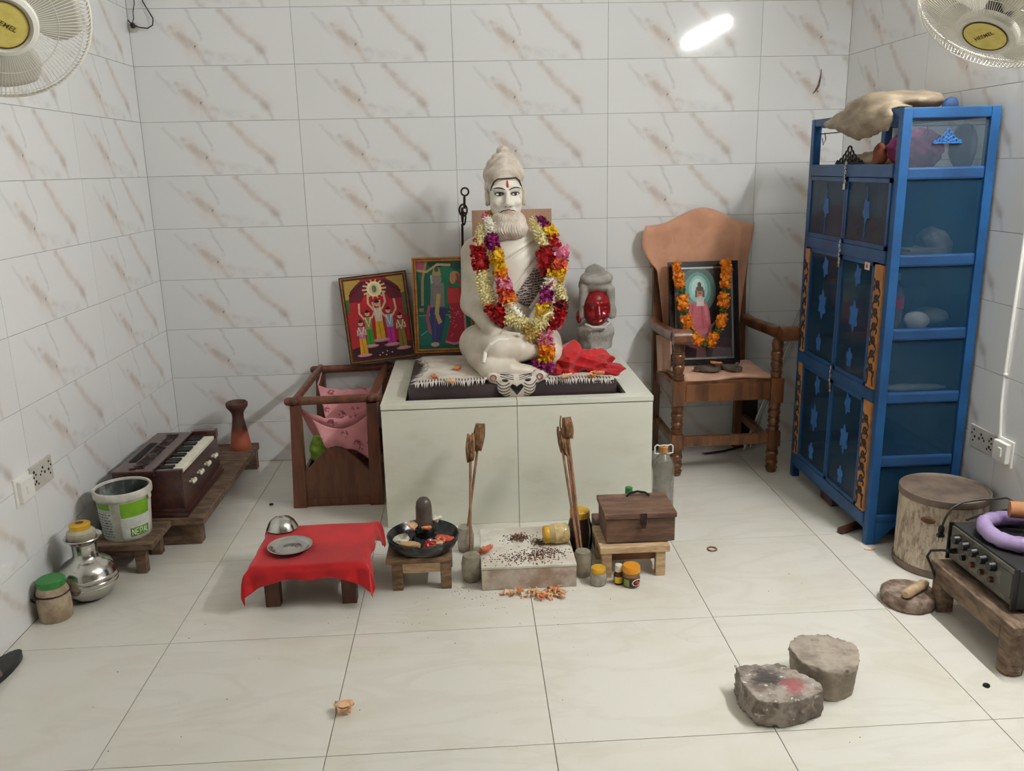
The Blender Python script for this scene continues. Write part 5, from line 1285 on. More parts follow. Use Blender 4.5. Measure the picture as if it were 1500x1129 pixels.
# portrait
po = thing('framed_portrait', 'black framed portrait of a robed seated figure, leaning on the armchair back', 'picture', (2.712, -.232, .501))
FW, FH = .352, .515
m_fb = M('black_frame', (30, 24, 24), .25, var=.1, coat=.3); m_fs = M('silver_frame_edge', (186, 186, 184), .25, metal=.7, var=.05)
sh = [((70, 66, 60), [(0, 0), (1, 0), (1, 1), (0, 1)]), ((44, 40, 38), [(.55, .2), (1, .2), (1, 1), (.62, 1)]), ((84, 108, 100), circ(.40, .76, .33, .26, 24)), ((104, 150, 142), circ(.40, .76, .24, .20, 24)), ((150, 196, 190), circ(.41, .77, .17, .15, 24)), ((186, 220, 214), circ(.41, .78, .12, .11, 24)),
      ((64, 44, 52), [(.1, 0), (.98, 0), (.98, .22), (.1, .24)]), ((122, 84, 106), circ(.42, .20, .30, .10, 18)), ((150, 106, 126), [(.2, .16), (.66, .16), (.62, .30), (.24, .30)]),
      ((196, 100, 112), [(.20, .28), (.64, .28), (.60, .52), (.55, .62), (.27, .62), (.21, .5)]), ((178, 84, 98), limb([(.30, .60), (.28, .42), (.32, .28)], .02)), ((214, 122, 130), limb([(.52, .60), (.56, .44), (.62, .32)], .03)), ((176, 86, 100), limb([(.46, .60), (.47, .44), (.50, .30)], .014)), ((206, 116, 124), limb([(.22, .34), (.42, .27), (.62, .33)], .03)),
      ((150, 110, 120), [(.34, .0), (.52, 0), (.52, .14), (.36, .16)]), ((214, 208, 200), [(.37, .58), (.51, .58), (.50, .67), (.38, .67)]), ((190, 128, 104), circ(.435, .715, .062, .062, 16)), ((92, 76, 70), circ(.435, .775, .072, .030, 14)), ((84, 70, 64), circ(.43, .82, .035, .03, 12)), ((96, 80, 74), limb([(.37, .76), (.365, .68)], .016)), ((96, 80, 74), limb([(.50, .76), (.505, .68)], .016)), ((206, 200, 194), circ(.44, .665, .05, .03, 12)), ((84, 54, 46), limb([(.41, .725), (.46, .725)], .006)),
      ((150, 118, 134), limb([(.62, .34), (.74, .42), (.72, .30)], .018)), ((90, 78, 80), [(.62, 0), (.98, 0), (.98, .10), (.66, .12)])]
pr = picture(po, FW - .07, FH - .07, sh); pr.location = (0, 0, .035)
frame(po, FW, FH, .035, .014, [m_fb, m_fs], [(0, .016, .012, 0), (.016, .027, .007, 0), (.027, .036, .004, 1)])
MB().b2((-FW / 2 + .006, .002, .006), (FW / 2 - .006, .012, FH - .006)).build('backing', m_backing, po, smooth=0, world=False)
po.rotation_euler = (-.20, 0, .02)
# marigold garland round the portrait
PG = [(2.56,-.232,1.0),(2.562,-.239,.978),(2.568,-.247,.945),(2.574,-.255,.913),(2.579,-.264,.877),(2.585,-.272,.841),(2.587,-.28,.809),(2.593,-.288,.776),(2.599,-.296,.744),(2.608,-.303,.711),(2.62,-.31,.682),(2.636,-.317,.655),(2.659,-.322,.632),(2.686,-.325,.618),(2.717,-.323,.627),(2.738,-.317,.652),(2.752,-.31,.681),(2.767,-.302,.713),(2.778,-.294,.745),(2.783,-.286,.777),(2.787,-.278,.809),(2.791,-.271,.842),(2.796,-.263,.874),(2.8,-.255,.906),(2.805,-.247,.938),(2.809,-.239,.971),(2.803,-.232,.995)]
mg = thing('marigold_garland', 'garland of orange marigolds and green leaves hanging over the black framed portrait', 'garland', (2.69, -.30, .60))
for i, p in enumerate(PG):
    p = Vector(p) + Vector((0, .038, 0)) + Vector((0, -.014, 0))
    lf_ = i % 3 == 1 and 2 < i < 25
    rdm = random.Random(500 + i); mb = MB()
    r = .023 if lf_ else (.0275 if i > 1 else .020)
    petal_mesh(mb, p, r, 48 if not lf_ else 22, r * .62, rdm, wid=.8 if not lf_ else .5, curl=.5); mb.ball(p, r * .75, 8)
    mb.build('leaf_bunch' if lf_ else 'marigold', FL['leaf'] if lf_ else FL['orange'], mg, smooth=60)
MB().tube([Vector(p) + Vector((0, .022, 0)) for p in PG], .003, 5).build('string', FL['leaf'], mg)
# wooden sandals
m_sand = M('dark_grey_wood', (112, 98, 86), .7, c2=(84, 74, 66), scale=20)
def sandal(x, y, rz, lb):
    t = thing('wooden_sandal', lb, 'sandal', (x, y, .497), rz, 'pair of wooden sandals')
    P = [(.036 * math.sin(2 * PI * i / 22) * (1 + .25 * math.cos(2 * PI * i / 22)), .064 * math.cos(2 * PI * i / 22)) for i in range(22)]
    MB().prism(P[::-1], .006, .020).b2((-.024, .018, 0), (.024, .042, .008)).b2((-.022, -.048, 0), (.022, -.024, .008)).build('sole', m_sand, t, smooth=35, world=False)
    MB().cyl((0, .042, .018), (0, .042, .038), .005, n=10).ball((0, .042, .041), (.010, .010, .006), 10).build('toe_knob', m_sand, t, world=False)
sandal(2.690, -.352, -1.85, 'dark wooden sandal on the armchair seat, the left of the pair')
sandal(2.805, -.350, -2.6, 'dark wooden sandal on the armchair seat, the right of the pair')
q = petal('flower_petal', (2.735, -.352, .523), .035, m_petal, 95); tag(q, 'peach petal lying on the wooden sandals on the armchair', 'petal')
# aluminium poles behind the chair
m_alu = M('bare_aluminium', (216, 216, 214), .22, metal=1, var=.05)
tr = thing('folding_pole_stand', 'thin aluminium poles leaning on the back wall behind the armchair', 'stand', (2.95, -.06, 0))
MB().cyl((2.965, -.13, .005), (3.262, -.045, .74), .0075, n=8).build('pole', m_alu, tr); MB().cyl((3.01, -.10, .005), (3.285, -.02, .70), .005, n=8).build('pole', m_alu, tr)
MB().tube([(2.735, -.18, .008), (2.85, -.16, .012), (2.965, -.12, .020)], .006, 8).build('foot_tube', m_black, tr); MB().ball((2.735, -.18, .010), .009, 8).build('rubber_tip', m_steel, tr)
tag(MB().b2((2.976, -.045, 0), (3.06, -.012, .40), bev=.003).build('dark_post_stand_in', M('dark_post_stand_in', (40, 34, 34), .7, var=.1), at=(3.02, -.03, 0), smooth=0), 'dark narrow board standing against the wall under the armchair', 'board')  # added slab, stands in for the dark of the chair's rear post

# ------------------------------------------------------------------ blue glazed cabinet
m_blue = M('blue_enamel', (27, 78, 128), .4, c2=(22, 64, 108), scale=6)
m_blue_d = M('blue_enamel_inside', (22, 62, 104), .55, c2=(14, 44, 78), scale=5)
m_blue_r = M('blue_enamel_rail_dimmed', (25, 68, 114), .5, c2=(20, 56, 96), scale=5)  # darker copy of the enamel: dimming by the glass put into the colour
m_bpaint = M('light_blue_flower_paint', (38, 96, 158), .5, var=.08)
m_tint = M('dusty_blue_glass', (26, 62, 92), .10, c2=(40, 74, 98), scale=3, alpha=.42, spec=.5)
m_tint2 = M('clear_cabinet_glass', (96, 116, 132), .10, c2=(80, 100, 116), scale=3, alpha=.22, spec=.5)
m_gold = M('gold_scroll_panel', (184, 130, 76), .55, c2=(160, 106, 58), scale=20)
m_dkscr = M('dark_scroll', (44, 26, 22), .6, var=.1)
cx0, cx1, cy0, cy1, CH = 3.074, 3.426, -1.310, -.500, 1.655
cb = thing('glazed_cabinet', 'tall blue metal cabinet with glass doors, gold scroll strips and an open top rack', 'cabinet', ((cx0 + cx1) / 2, (cy0 + cy1) / 2, 0))
pw = .034
for x in (cx0, cx1 - pw):
    for y in (cy0, cy1 - pw): MB().b2((x, y, 0), (x + pw, y + pw, CH), bev=.003).build('post', m_blue, cb, smooth=0)
for y in (cy0, cy1 - pw): MB().b2((cx0 + pw, y + .002, CH - .036), (cx1 - pw, y + pw - .002, CH), bev=.003).build('top_rail', m_blue, cb, smooth=0)
for x in (cx0, cx1 - pw): MB().b2((x + .002, cy0 + pw, CH - .036 if x > cx0 else CH - .030), (x + pw - .002, cy1 - pw, CH), bev=.003).build('top_rail', m_blue, cb, smooth=0)
# side rails and shelves
ZS = [.100, .345, .600, .845, 1.120, 1.430]
for z in ZS:
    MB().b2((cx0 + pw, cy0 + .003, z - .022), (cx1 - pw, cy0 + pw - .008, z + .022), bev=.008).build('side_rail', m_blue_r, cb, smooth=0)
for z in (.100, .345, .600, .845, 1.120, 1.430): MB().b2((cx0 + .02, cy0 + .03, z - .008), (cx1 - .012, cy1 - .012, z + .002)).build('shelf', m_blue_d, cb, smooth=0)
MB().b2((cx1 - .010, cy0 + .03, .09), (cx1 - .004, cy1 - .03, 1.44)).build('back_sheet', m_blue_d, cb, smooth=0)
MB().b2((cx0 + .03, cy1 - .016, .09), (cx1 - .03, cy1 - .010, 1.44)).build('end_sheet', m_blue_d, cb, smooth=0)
for z0, z1 in zip([.122, .367, .622, .867, 1.142], [.323, .578, .823, 1.098, 1.408]):
    MB().b2((cx0 + pw - .002, cy0 + .012, z0), (cx1 - pw + .002, cy0 + .016, z1)).build('side_glass', m_tint, cb, smooth=0)
MB().b2((cx0 + pw - .002, cy0 + .012, 1.452), (cx1 - pw + .002, cy0 + .016, CH - .046)).build('side_glass', m_tint2, cb, smooth=0)
# front: rails, doors
for z in (.100, .600, 1.130, 1.440): MB().b2((cx0 - .006, cy0 + pw, z - .024), (cx0 + .026, cy1 - pw, z + .024), bev=.004).build('front_rail', m_blue, cb, smooth=0)
MB().b2((cx0 + .002, cy0 + .03, .060), (cx0 + .014, cy1 - .03, .078), bev=.002).build('bottom_rail', m_blue, cb, smooth=0)
for y in (cy0 + .04, cy0 + .0):
    pass
tri = MB(); tri.prism([(0, 0), (.09, .09), (0, .09)], 0, .006, T=Matrix.Translation((cx0 + .034, cy0 + .004, .0)) @ Matrix.Rotation(PI / 2, 4, 'X')); tri.build('foot_gusset', m_blue, cb, smooth=0)
ym = (cy0 + cy1) / 2
def flower(o, x, y, z, s_, rnd_, n=5):
    # painted flat blossom on the pane, thin raised enamel
    mb = MB(); P = []
    for i in range(50):
        a = 2 * PI * i / 50; r = s_ * (.80 + .15 * math.cos(n * (a + rnd_)) + .05 * math.cos(2 * n * a + 1)); P.append((r * .72 * math.cos(a), r * 1.15 * math.sin(a)))
    V = [(x, y, z)] + [(x, y + p, z + q) for p, q in P] + [(x + .002, y + p, z + q) for p, q in P]
    mb.add(V, [(0, 1 + i, 1 + (i + 1) % 50) for i in range(50)] + [(1 + i, 51 + i, 51 + (i + 1) % 50, 1 + (i + 1) % 50) for i in range(50)])
    return mb.build('painted_flower', m_bpaint, o, smooth=0)
def door(y0, y1, z0, z1, tall):
    d = MB(); x = cx0 - .002; fw_d = .016
    d.b2((x - .003, y0, z0), (x + .010, y0 + fw_d, z1)).b2((x - .003, y1 - fw_d, z0), (x + .010, y1, z1)).b2((x - .003, y0, z0), (x + .010, y1, z0 + fw_d)).b2((x - .003, y0, z1 - fw_d), (x + .010, y1, z1))
    o = d.build('door', m_blue, cb, smooth=0)
    MB().b2((x + .001, y0 + .012, z0 + .012), (x + .004, y1 - .012, z1 - .012)).build('pane', m_tint, o, smooth=0)
    yc = (y0 + y1) / 2
    if tall:
        for q, (kz, s_) in enumerate(((.86, .042), (.52, .058), (.16, .040))): flower(o, x - .001, yc + .010 * (q - 1), z0 + (z1 - z0) * kz, s_, q * .5, 5 + q % 2)
    else:
        flower(o, x - .001, yc, z0 + (z1 - z0) * .52, .044, .2)
        MB().tube([(x, yc + .01, z1 - .03), (x, yc - .004, z0 + .2), (x, yc + .006, z0 + .15), (x, yc, z0 + .14), (x, yc + .008, z0 + .02)], .0022, 5).build('painted_stem', m_bpaint, o, smooth=60)
    return o
ya, yb_ = cy0 + pw + .075, cy1 - pw - .055
for (z0, z1, tall) in ((.126, .576, True), (.626, 1.106, True)):
    door(ya, ym - .002, z0, z1, tall); door(ym + .002, yb_, z0, z1, tall)
door(cy0 + pw + .002, ym - .002, 1.156, 1.414, False); door(ym + .002, cy1 - pw - .002, 1.156, 1.414, False)
def strip(y0, y1, z0, z1):
    o = MB().b2((cx0 - .006, y0, z0), (cx0 + .006, y1, z1), bev=.001).build('scroll_strip', m_gold, cb, smooth=0)
    sc = MB(); yc = (y0 + y1) / 2; w_ = (y1 - y0) * .40; n = 7; x = cx0 - .0065
    for k in range(n):
        za = z0 + .05 + (z1 - z0 - .10) * k / n; H_ = (z1 - z0 - .1) / n; sg = 1 if k % 2 else -1
        sc.tube([(x, yc + sg * w_ * math.cos(PI * t) , za + H_ * t) for t in (0, .2, .4, .6, .8, 1)], [.002, .0045, .006, .006, .004, .002], 5)
        sc.tube([(x, yc + sg * w_ * .55 * (1 - t * .6) * math.cos(4.6 * t), za + H_ * .5 + w_ * .9 * (1 - t * .6) * math.sin(4.6 * t)) for t in (0, .2, .4, .6, .8, 1)], .0042, 5)
        sc.tube([(x, yc - sg * w_ * .75, za + H_ * .1), (x, yc - sg * w_ * .9, za + H_ * .35), (x, yc - sg * w_ * .55, za + H_ * .5)], .004, 5)
    for s_ in (-1, 1): sc.tube([(x, yc + s_ * w_ * .95, z0 + .012), (x, yc + s_ * w_ * .7, z0 + .04), (x, yc + s_ * w_ * 1.0, z0 + .07)], .004, 5)
    sc.build('scroll', m_dkscr, o)
    return o
for z0, z1 in ((.128, .574), (.628, 1.100)):
    strip(cy0 + pw + .004, cy0 + pw + .070, z0, z1); strip(cy1 - pw - .050, cy1 - pw - .004, z0, z1)
# hasps and little chain at the meeting of the doors
for z in (1.44, 1.13, .60):
    c = MB()
    for k in range(5): c.torus((cx0 - .012, ym + .004 * (k % 2), z + .03 - .018 * k), .007, .0022, 10, 5, rot=Matrix.Rotation(PI / 2, 3, 'Y') @ Matrix.Rotation(.8 * (k % 2), 3, 'X'))
    c.b2((cx0 - .016, ym - .010, z - .075), (cx0 - .006, ym + .010, z - .05), bev=.003)
    tag(c.build('hasp_chain', m_steel, cb), None, None)
tag(MB().b2((cx0 - .0075, -1.165, 1.072), (cx0 - .0062, -1.125, 1.100)).build('paper_sticker', M('sticker', (216, 206, 196), .6, var=.05), cb, smooth=0), None, None)
MB().ball((cx0 - .0085, -1.145, 1.086), (.001, .010, .009), 8).build('sticker_print', M('sticker_red', (206, 96, 70), .6, var=.05), cb)
# curtain wires with hooks in the top rack
MB().cyl((cx0 + .02, cy0 + .03, CH - .062), (cx0 + .02, cy1 - .03, CH - .062), .0022, n=6).cyl((cx0 + .03, cy0 + .02, CH - .062), (cx1 - .03, cy0 + .02, CH - .062), .0022, n=6).build('curtain_wire', m_iron, cb)
for p in ((cx0 + .02, -.60), (cx0 + .10, cy0 + .022), (cx1 - .09, cy0 + .022)): MB().tube([(p[0], p[1], CH - .058), (p[0] + .006, p[1], CH - .085), (p[0] - .004, p[1], CH - .11), (p[0] - .010, p[1], CH - .08)], .0022, 5).build('wire_hook', m_iron, cb)
# floral crests
def crest(parent, mt, origin, ax, w_, sx_=1.0):
    mb = MB(); o = Vector(origin); ax = Vector(ax)
    def P(u, v, d=0): return o + ax * (u * w_ * sx_) + Vector((0, 0, v * w_))
    for u, v, r in ((0, .62, .15), (-.15, .45, .12), (.15, .45, .12), (0, .36, .10), (-.30, .28, .12), (.30, .28, .12), (-.12, .2, .10), (.12, .2, .10), (-.50, .12, .11), (.50, .12, .11), (0, .12, .10), (-.30, .08, .09), (.30, .08, .09), (-.72, .05, .08), (.72, .05, .08)):
        pts = [P(u + r * .75 * math.cos(a), v + r * math.sin(a)) for a in [2 * PI * i / 12 for i in range(12)]]
        mb.tube(pts, w_ * .045, 5, closed=True)
    mb.tube([P(-.85, 0), P(.85, 0)], w_ * .04, 6)
    return mb.build('floral_crest', mt, parent)
crest(cb, m_bpaint, (3.245, cy0 + .006, 1.533), (1, 0, 0), .062)
crest(cb, m_black, (cx0 + .03, -.835, 1.468), (0, 1, 0), .088, 1.7)
# contents
def cont(o, lb, c, g=None): return tag(o, lb, c, g)
def lump(name, lb, cat, c, r, mt, sd_, amp=.012, fr=40, h=.009, floor_z=None):
    f = lambda X, Y, Z: (np.maximum(ell(c, r)(X, Y, Z) + amp * wob(X, Y, Z, fr, sd_), (floor_z - Z) if floor_z is not None else -9))
    e = amp * 1.5 + .015
    o = sdf_obj(name, f, [c[i] - r[i] - e for i in range(3)], [c[i] + r[i] + e for i in range(3)], h, mt, at=(c[0], c[1], floor_z if floor_z is not None else c[2]), smooth=180)
    return tag(o, lb, cat)
m_sack = M('dusty_plastic_sack', (160, 146, 124), .6, c2=(128, 114, 96), scale=8, stretch=(1, 1, 3), bump=.2, bscale=25)
sk = union([cap((3.072, -.66, 1.630), (3.090, -.86, 1.632), .012, .055), ell((3.105, -1.02, 1.620), (.075, .23, .072)), ell((3.20, -.98, 1.690), (.16, .22, .045)), ell((3.30, -.88, 1.70), (.11, .16, .045)), cap((3.10, -1.20, 1.625), (3.13, -1.262, 1.63), .05, .03)], .03)
def skf(X, Y, Z):
    d = sk(X, Y, Z) + .012 * wob(X, Y, Z, 13, 3) + .004 * np.abs(np.sin(40 * Z + 26 * Y + 2 * np.sin(20 * X)))
    inner = np.maximum(cx0 - .002 - X, np.maximum(Z - (CH + .002), 0 * Z - 9))      # the top rail keeps its place: nothing of the sack inside the rack
    return np.maximum(d, -np.maximum(np.maximum(cx0 - .003 - X, Z - (CH + .003)), -1))
so = sdf_obj('sack', skf, (2.98, -1.34, 1.50), (3.45, -.60, 1.80), .009, m_sack, at=(3.15, -.98, 1.657), smooth=180)
tag(so, 'dusty beige plastic sack slumped over the top front rail of the blue cabinet', 'sack')
tag(MB().b2((3.115, -1.22, 1.4325), (3.33, -.60, 1.447), bev=.003).build('wood_sheet', M('plywood', (196, 152, 106), .7, var=.12, scale=8), at=(3.22, -.9, 1.4325), smooth=0), 'pale plywood sheet lying on the top shelf of the blue cabinet', 'board')
lump('tan_cloth', 'folded tan cloth on the plywood in the cabinet top rack', 'cloth', (3.22, -.78, 1.475), (.09, .13, .035), M('tan_cloth', (196, 172, 146), .9, var=.15), 4, floor_z=1.4475)
lump('purple_cloth', 'purple cloth heaped behind the glass at the near end of the cabinet top rack', 'cloth', (3.225, -1.115, 1.515), (.095, .10, .075), M('purple_cloth', (128, 50, 92), .9, c2=(96, 34, 70), scale=14), 6, .016, floor_z=1.4475)
lump('dark_bundle', 'dark cloth bundle standing in the rear corner of the cabinet top rack', 'cloth bundle', (3.368, -1.19, 1.515), (.030, .08, .085), M('dark_cloth', (56, 52, 62), .9, var=.2), 7, .008, floor_z=1.4325)
lump('red_brown_cloth', 'small rusty red cloth hanging at the middle of the cabinet top rack', 'cloth', (3.14, -1.02, 1.50), (.02, .05, .045), M('rust_cloth', (150, 84, 62), .9, var=.2), 9, .008, floor_z=1.4475)
lump('blue_knob_cloth', 'knotted blue cloth sticking up over the near top rail of the cabinet', 'cloth', (3.265, -1.262, 1.655), (.030, .018, .036), M('blue_cloth', (20, 58, 100), .7, var=.15), 10, .004, h=.005)
m_pap = M('old_paper', (170, 160, 144), .8, c2=(120, 112, 104), scale=12)
lump('rag_heap', 'grey rag heap on the upper shelf seen through the cabinet side glass', 'rags', (3.33, -1.12, 1.160), (.06, .10, .055), M('grey_rag', (150, 140, 124), .9, c2=(90, 84, 78), scale=14), 12, .014, floor_z=1.1225)
for k in range(3): tag(MB().box((3.23 + .008 * k, -1.15, 1.1285 + .0105 * k), (.19 - .02 * k, .17, .010), rz=.05 * k).build('paper_stack', m_pap, at=(3.22, -1.13, 1.128 + .0105 * k), smooth=0), ('lowest', 'middle', 'topmost')[k] + ' folded paper sheet on the upper cabinet shelf beside the grey rags', 'paper')
bo = thing('soda_bottle', 'clear plastic bottle with red label on the middle shelf of the blue cabinet', 'bottle', (3.160, -1.20, .8475))
MB().lathe([(.001, 0), (.028, 0), (.032, .01), (.032, .06), (.029, .075), (.032, .09), (.032, .13), (.022, .165), (.012, .185), (.012, .196)], (3.160, -1.20, .8475), 24, caps=False).build('body', m_pet, bo); MB().lathe([(.033, .082), (.033, .130)], (3.160, -1.20, .8475), 24, caps=False).build('label', M('red_label', (196, 40, 52), .5, var=.1), bo); MB().lathe([(.0135, .19), (.0135, .212), (.011, .214)], (3.160, -1.20, .8475), 16).build('cap', M('pale_cap', (190, 180, 176), .5, var=0), bo)
lump('white_paper', 'crumpled white paper beside the bottle on the middle cabinet shelf', 'paper', (3.235, -1.225, .878), (.055, .03, .035), M('white_paper', (222, 222, 216), .8, var=.06), 14, .012, floor_z=.8475)
lump('plastic_bag', 'grey plastic bag on the right of the middle cabinet shelf', 'bag', (3.32, -1.17, .885), (.06, .08, .04), M('grey_plastic', (128, 136, 130), .5, var=.2), 15, .012, floor_z=.8475)
tag(MB().b2((3.17, -1.06, .8475), (3.36, -.95, .985), bev=.003).build('carton', M('dim_carton', (108, 120, 124), .7, var=.15), at=(3.26, -1.0, .8475), smooth=0), 'dim grey carton at the back of the middle cabinet shelf', 'box')
tag(MB().b2((3.12, -.95, .8475), (3.30, -.62, .97), bev=.01).build('cloth_pile', M('grey_cloth', (120, 112, 104), .9, c2=(80, 76, 74), scale=8), at=(3.2, -.8, .8475), smooth=0), 'folded grey cloth pile behind the middle cabinet doors', 'cloth')
lump('net_bag', 'dark bag on the shelf behind the small upper cabinet doors', 'bag', (3.2, -1.0, 1.185), (.08, .16, .07), M('dark_bag', (40, 46, 56), .8, var=.2), 16, .012, floor_z=1.1225)
tag(MB().b2((3.13, -.90, .6025), (3.36, -.60, .72), bev=.01).build('folded_blanket', M('dull_blanket', (90, 92, 96), .9, var=.2), at=(3.24, -.75, .6025), smooth=0), 'dull folded blanket on the lower-middle shelf of the blue cabinet', 'blanket')
lump('cloth_roll', 'pale cloth edge showing low on the second cabinet shelf', 'cloth', (3.25, -1.22, .617), (.14, .03, .016), M('pale_cloth', (150, 160, 160), .9, var=.2), 17, .006, floor_z=.6025)
# things under the cabinet
tag(MB().cyl((3.020, -1.200, .016), (3.135, -1.135, .016), .0155, n=14).build('dark_pipe', m_wood_dk, at=(3.08, -1.17, 0)), 'short dark pipe lying on the floor, poking out under the blue cabinet', 'pipe')
tag(MB().b2((3.18, -1.22, 0), (3.30, -1.12, .058), bev=.008).build('brick', M('dark_brick', (96, 70, 58), .9, var=.2, bump=.3), at=(3.24, -1.17, 0), smooth=0), 'dark brick on the floor under the near end of the cabinet', 'brick')
tag(MB().b2((3.10, -.92, 0), (3.25, -.80, .058), bev=.008).build('brick', M('dark_brick_b', (84, 66, 58), .9, var=.2, bump=.3), at=(3.17, -.86, 0), smooth=0), 'dark brick on the floor under the middle of the cabinet', 'brick')
tag(MB().add([(3.05, -1.345, .001), (3.075, -1.340, .004), (3.095, -1.352, .001), (3.07, -1.362, .003)], [(0, 1, 2, 3)]).build('paper_scrap', m_petal_l, at=(3.07, -1.35, 0), smooth=0, solid=.001), 'pale paper scrap on the floor by the near foot of the cabinet', 'scrap')

# ------------------------------------------------------------------ tin drum
m_tin = NT('peeling_tin'); co = m_tin.obj(); mp = m_tin.n('ShaderNodeMapping'); mp.inputs['Scale'].default_value = (2.2, 2.2, .8); m_tin.l(co, mp.inputs[0])
n1 = m_tin.noise(mp.outputs[0], 26, 6, .7); n2 = m_tin.noise(co, 4, 3)
m_tin.l(m_tin.mix(m_tin.ramp(n1.outputs[0], .42, .66), m_tin.mix(m_tin.ramp(n2.outputs[0], .4, .7), rgb(190, 176, 156), rgb(166, 150, 130)), rgb(128, 108, 88)), m_tin.b.inputs['Base Color']); m_tin.b.inputs['Roughness'].default_value = .65; m_tin = m_tin.m
m_rust = M('rusty_lid', (122, 106, 92), .6, metal=.1, c2=(88, 76, 66), scale=8)
bx, by = 3.268, -1.482
dm = thing('tin_drum', 'round peeling whitish tin drum with a rusty flat lid between cabinet and bench', 'drum', (bx, by, 0))
MB().lathe([(.150, 0), (.153, .004), (.1535, .02), (.1515, .024), (.1515, .278), (.154, .282)], (bx, by, 0), 48).build('body', m_tin, dm, smooth=40)
MB().lathe([(.1545, .001), (.156, .004), (.156, .026), (.1545, .030)], (bx, by, 0), 48, caps=False).build('bottom_band', m_rust, dm, smooth=40)
MB().lathe([(.1535, .276), (.155, .280), (.155, .302), (.153, .304), (.149, .302), (.146, .296), (.001, .296)], (bx, by, 0), 48, caps=False).build('lid', m_rust, dm, smooth=40)
pa = -137 * D; ppt = Vector((bx + .153 * math.cos(pa), by + .153 * math.sin(pa), .222)); Rp = Matrix.Rotation(pa + PI / 2, 3, 'Z')
pb_ = MB(); pb_.ball(ppt, (.026, .004, .013), 16, R=Rp); pb_.build('keyhole_plate', M('rust_brown', (112, 76, 50), .7, var=.2), dm)
MB().tube([(bx + .158, by - .02, .295), (bx + .163, by - .025, .20), (bx + .160, by - .03, .12)], .004, 6).build('hasp_strap', m_rust, dm)
# power cord with plug
m_cord = M('black_cord', (26, 24, 24), .5, var=0)
pc = thing('power_cord', 'black power cord with a plug hanging in front of the tin drum', 'cord', (3.17, -1.66, 0))
MB().tube([(3.40, -1.80, .325), (3.36, -1.70, .345), (3.29, -1.66, .325), (3.23, -1.66, .318), (3.19, -1.665, .300), (3.165, -1.675, .268), (3.155, -1.68, .245)], .004, 7).build('cable', m_cord, pc)
pg_ = MB(); pg_.ball((3.151, -1.682, .228), (.012, .010, .020), 12); pg_.box((3.149, -1.683, .208), (.024, .016, .014), bev=.004); pg_.build('plug', m_black, pc)
for dx in (-.007, .007): MB().cyl((3.149 + dx, -1.684, .203), (3.148 + dx, -1.685, .184), .0022, n=6).build('pin', m_steel, pc)

# ------------------------------------------------------------------ bench with amplifier and wrapped ring
m_bench = M('worn_grey_wood', (130, 108, 88), .8, c2=(86, 70, 58), scale=7, stretch=(7, 2, 7), bump=.3)
rb = thing('low_bench', 'low worn wooden bench by the right wall carrying the amplifier', 'bench', (3.25, -2.0, 0))
MB().b2((3.070, -2.225, .140), (3.43, -1.775, .166), bev=.005).build('seat', m_bench, rb, smooth=0)
for x in (3.100, 3.395):
    for y in (-2.185, -1.815):
        mb = MB().b2((x - .026, y - .026, .0), (x + .026, y + .026, .1395), bev=.005)
        if y < -2: mb.lathe([(.024, 0), (.034, .008), (.036, .02), (.030, .032)], (x, y, 0), 16)
        mb.build('leg', m_bench, rb, smooth=30)
for x in (3.082, 3.418): MB().b2((x - .008, -2.158, .095), (x + .008, -1.842, .139), bev=.003).build('apron', m_bench, rb, smooth=0)
MB().b2((3.127, -2.205, .105), (3.37, -2.190, .139), bev=.003).build('apron', m_bench, rb, smooth=0)
m_amp = M('amp_case', (42, 42, 42), .5, var=.15); m_ampf = M('amp_faceplate', (112, 108, 98), .45, metal=.4, c2=(86, 84, 76), scale=30)
am = thing('amplifier', 'black amplifier with two rows of control knobs on the low bench', 'amplifier', (3.26, -1.965, .1665))
ax0, ax1, ay0, ay1, az0, az1 = 3.120, 3.415, -2.150, -1.790, .180, .305
MB().b2((ax0, ay0, az0), (ax1, ay1, az1), bev=.004).build('case', m_amp, am, smooth=0)
for x in (ax0 + .03, ax1 - .03):
    for y in (ay0 + .03, ay1 - .03): MB().cyl((x, y, .1665), (x, y, .181), .014, n=12).build('foot', m_black, am)
fpR = Matrix.Rotation(.12, 3, 'Y')
MB().b2((ax0 - .006, ay0 + .012, az0 + .006), (ax0 + .001, ay1 - .012, az1 - .006), bev=.002).build('faceplate', m_ampf, am, smooth=0)
for y in (ay0 + .003, ay1 - .009): MB().b2((ax0 - .014, y, az0 - .002), (ax0 + .004, y + .006, az1 + .004), bev=.002).build('end_cheek', m_black, am, smooth=0)
for i in range(5): MB().cyl((ax0 - .005, ay1 - .055 - .048 * i, .268), (ax0 - .026, ay1 - .055 - .048 * i, .268), .017, .014, n=16).build('knob', m_black, am)
for i in range(5): MB().cyl((ax0 - .005, ay1 - .045 - .050 * i, .222), (ax0 - .018, ay1 - .045 - .050 * i, .222), .010, .009, n=14).build('small_knob', m_wood_dk if i > 1 else m_black, am)
MB().b2((ax0 - .008, ay0 + .02, .205), (ax0 - .004, ay0 + .075, .285), bev=.002).build('meter_panel', M('dim_panel', (70, 70, 62), .3, var=.1), am, smooth=0)
tag(MB().tube([(ax0 - .02, -1.835, .222), (ax0 - .05, -1.83, .225), (ax0 - .075, -1.81, .215), (ax0 - .08, -1.80, .19), (ax0 - .06, -1.80, .15), (ax0 - .04, -1.80, .10)], .0045, 7).cyl((ax0 - .012, -1.835, .222), (ax0 - .03, -1.834, .2235), .008, n=10).build('audio_lead', m_cord, at=(ax0 - .05, -1.81, .1)), 'black audio lead plugged into the amplifier and drooping over the bench edge', 'cable')
m_pur = M('lilac_plastic_wrap', (166, 146, 186), .28, c2=(138, 116, 160), scale=10, bump=.5, bscale=40)
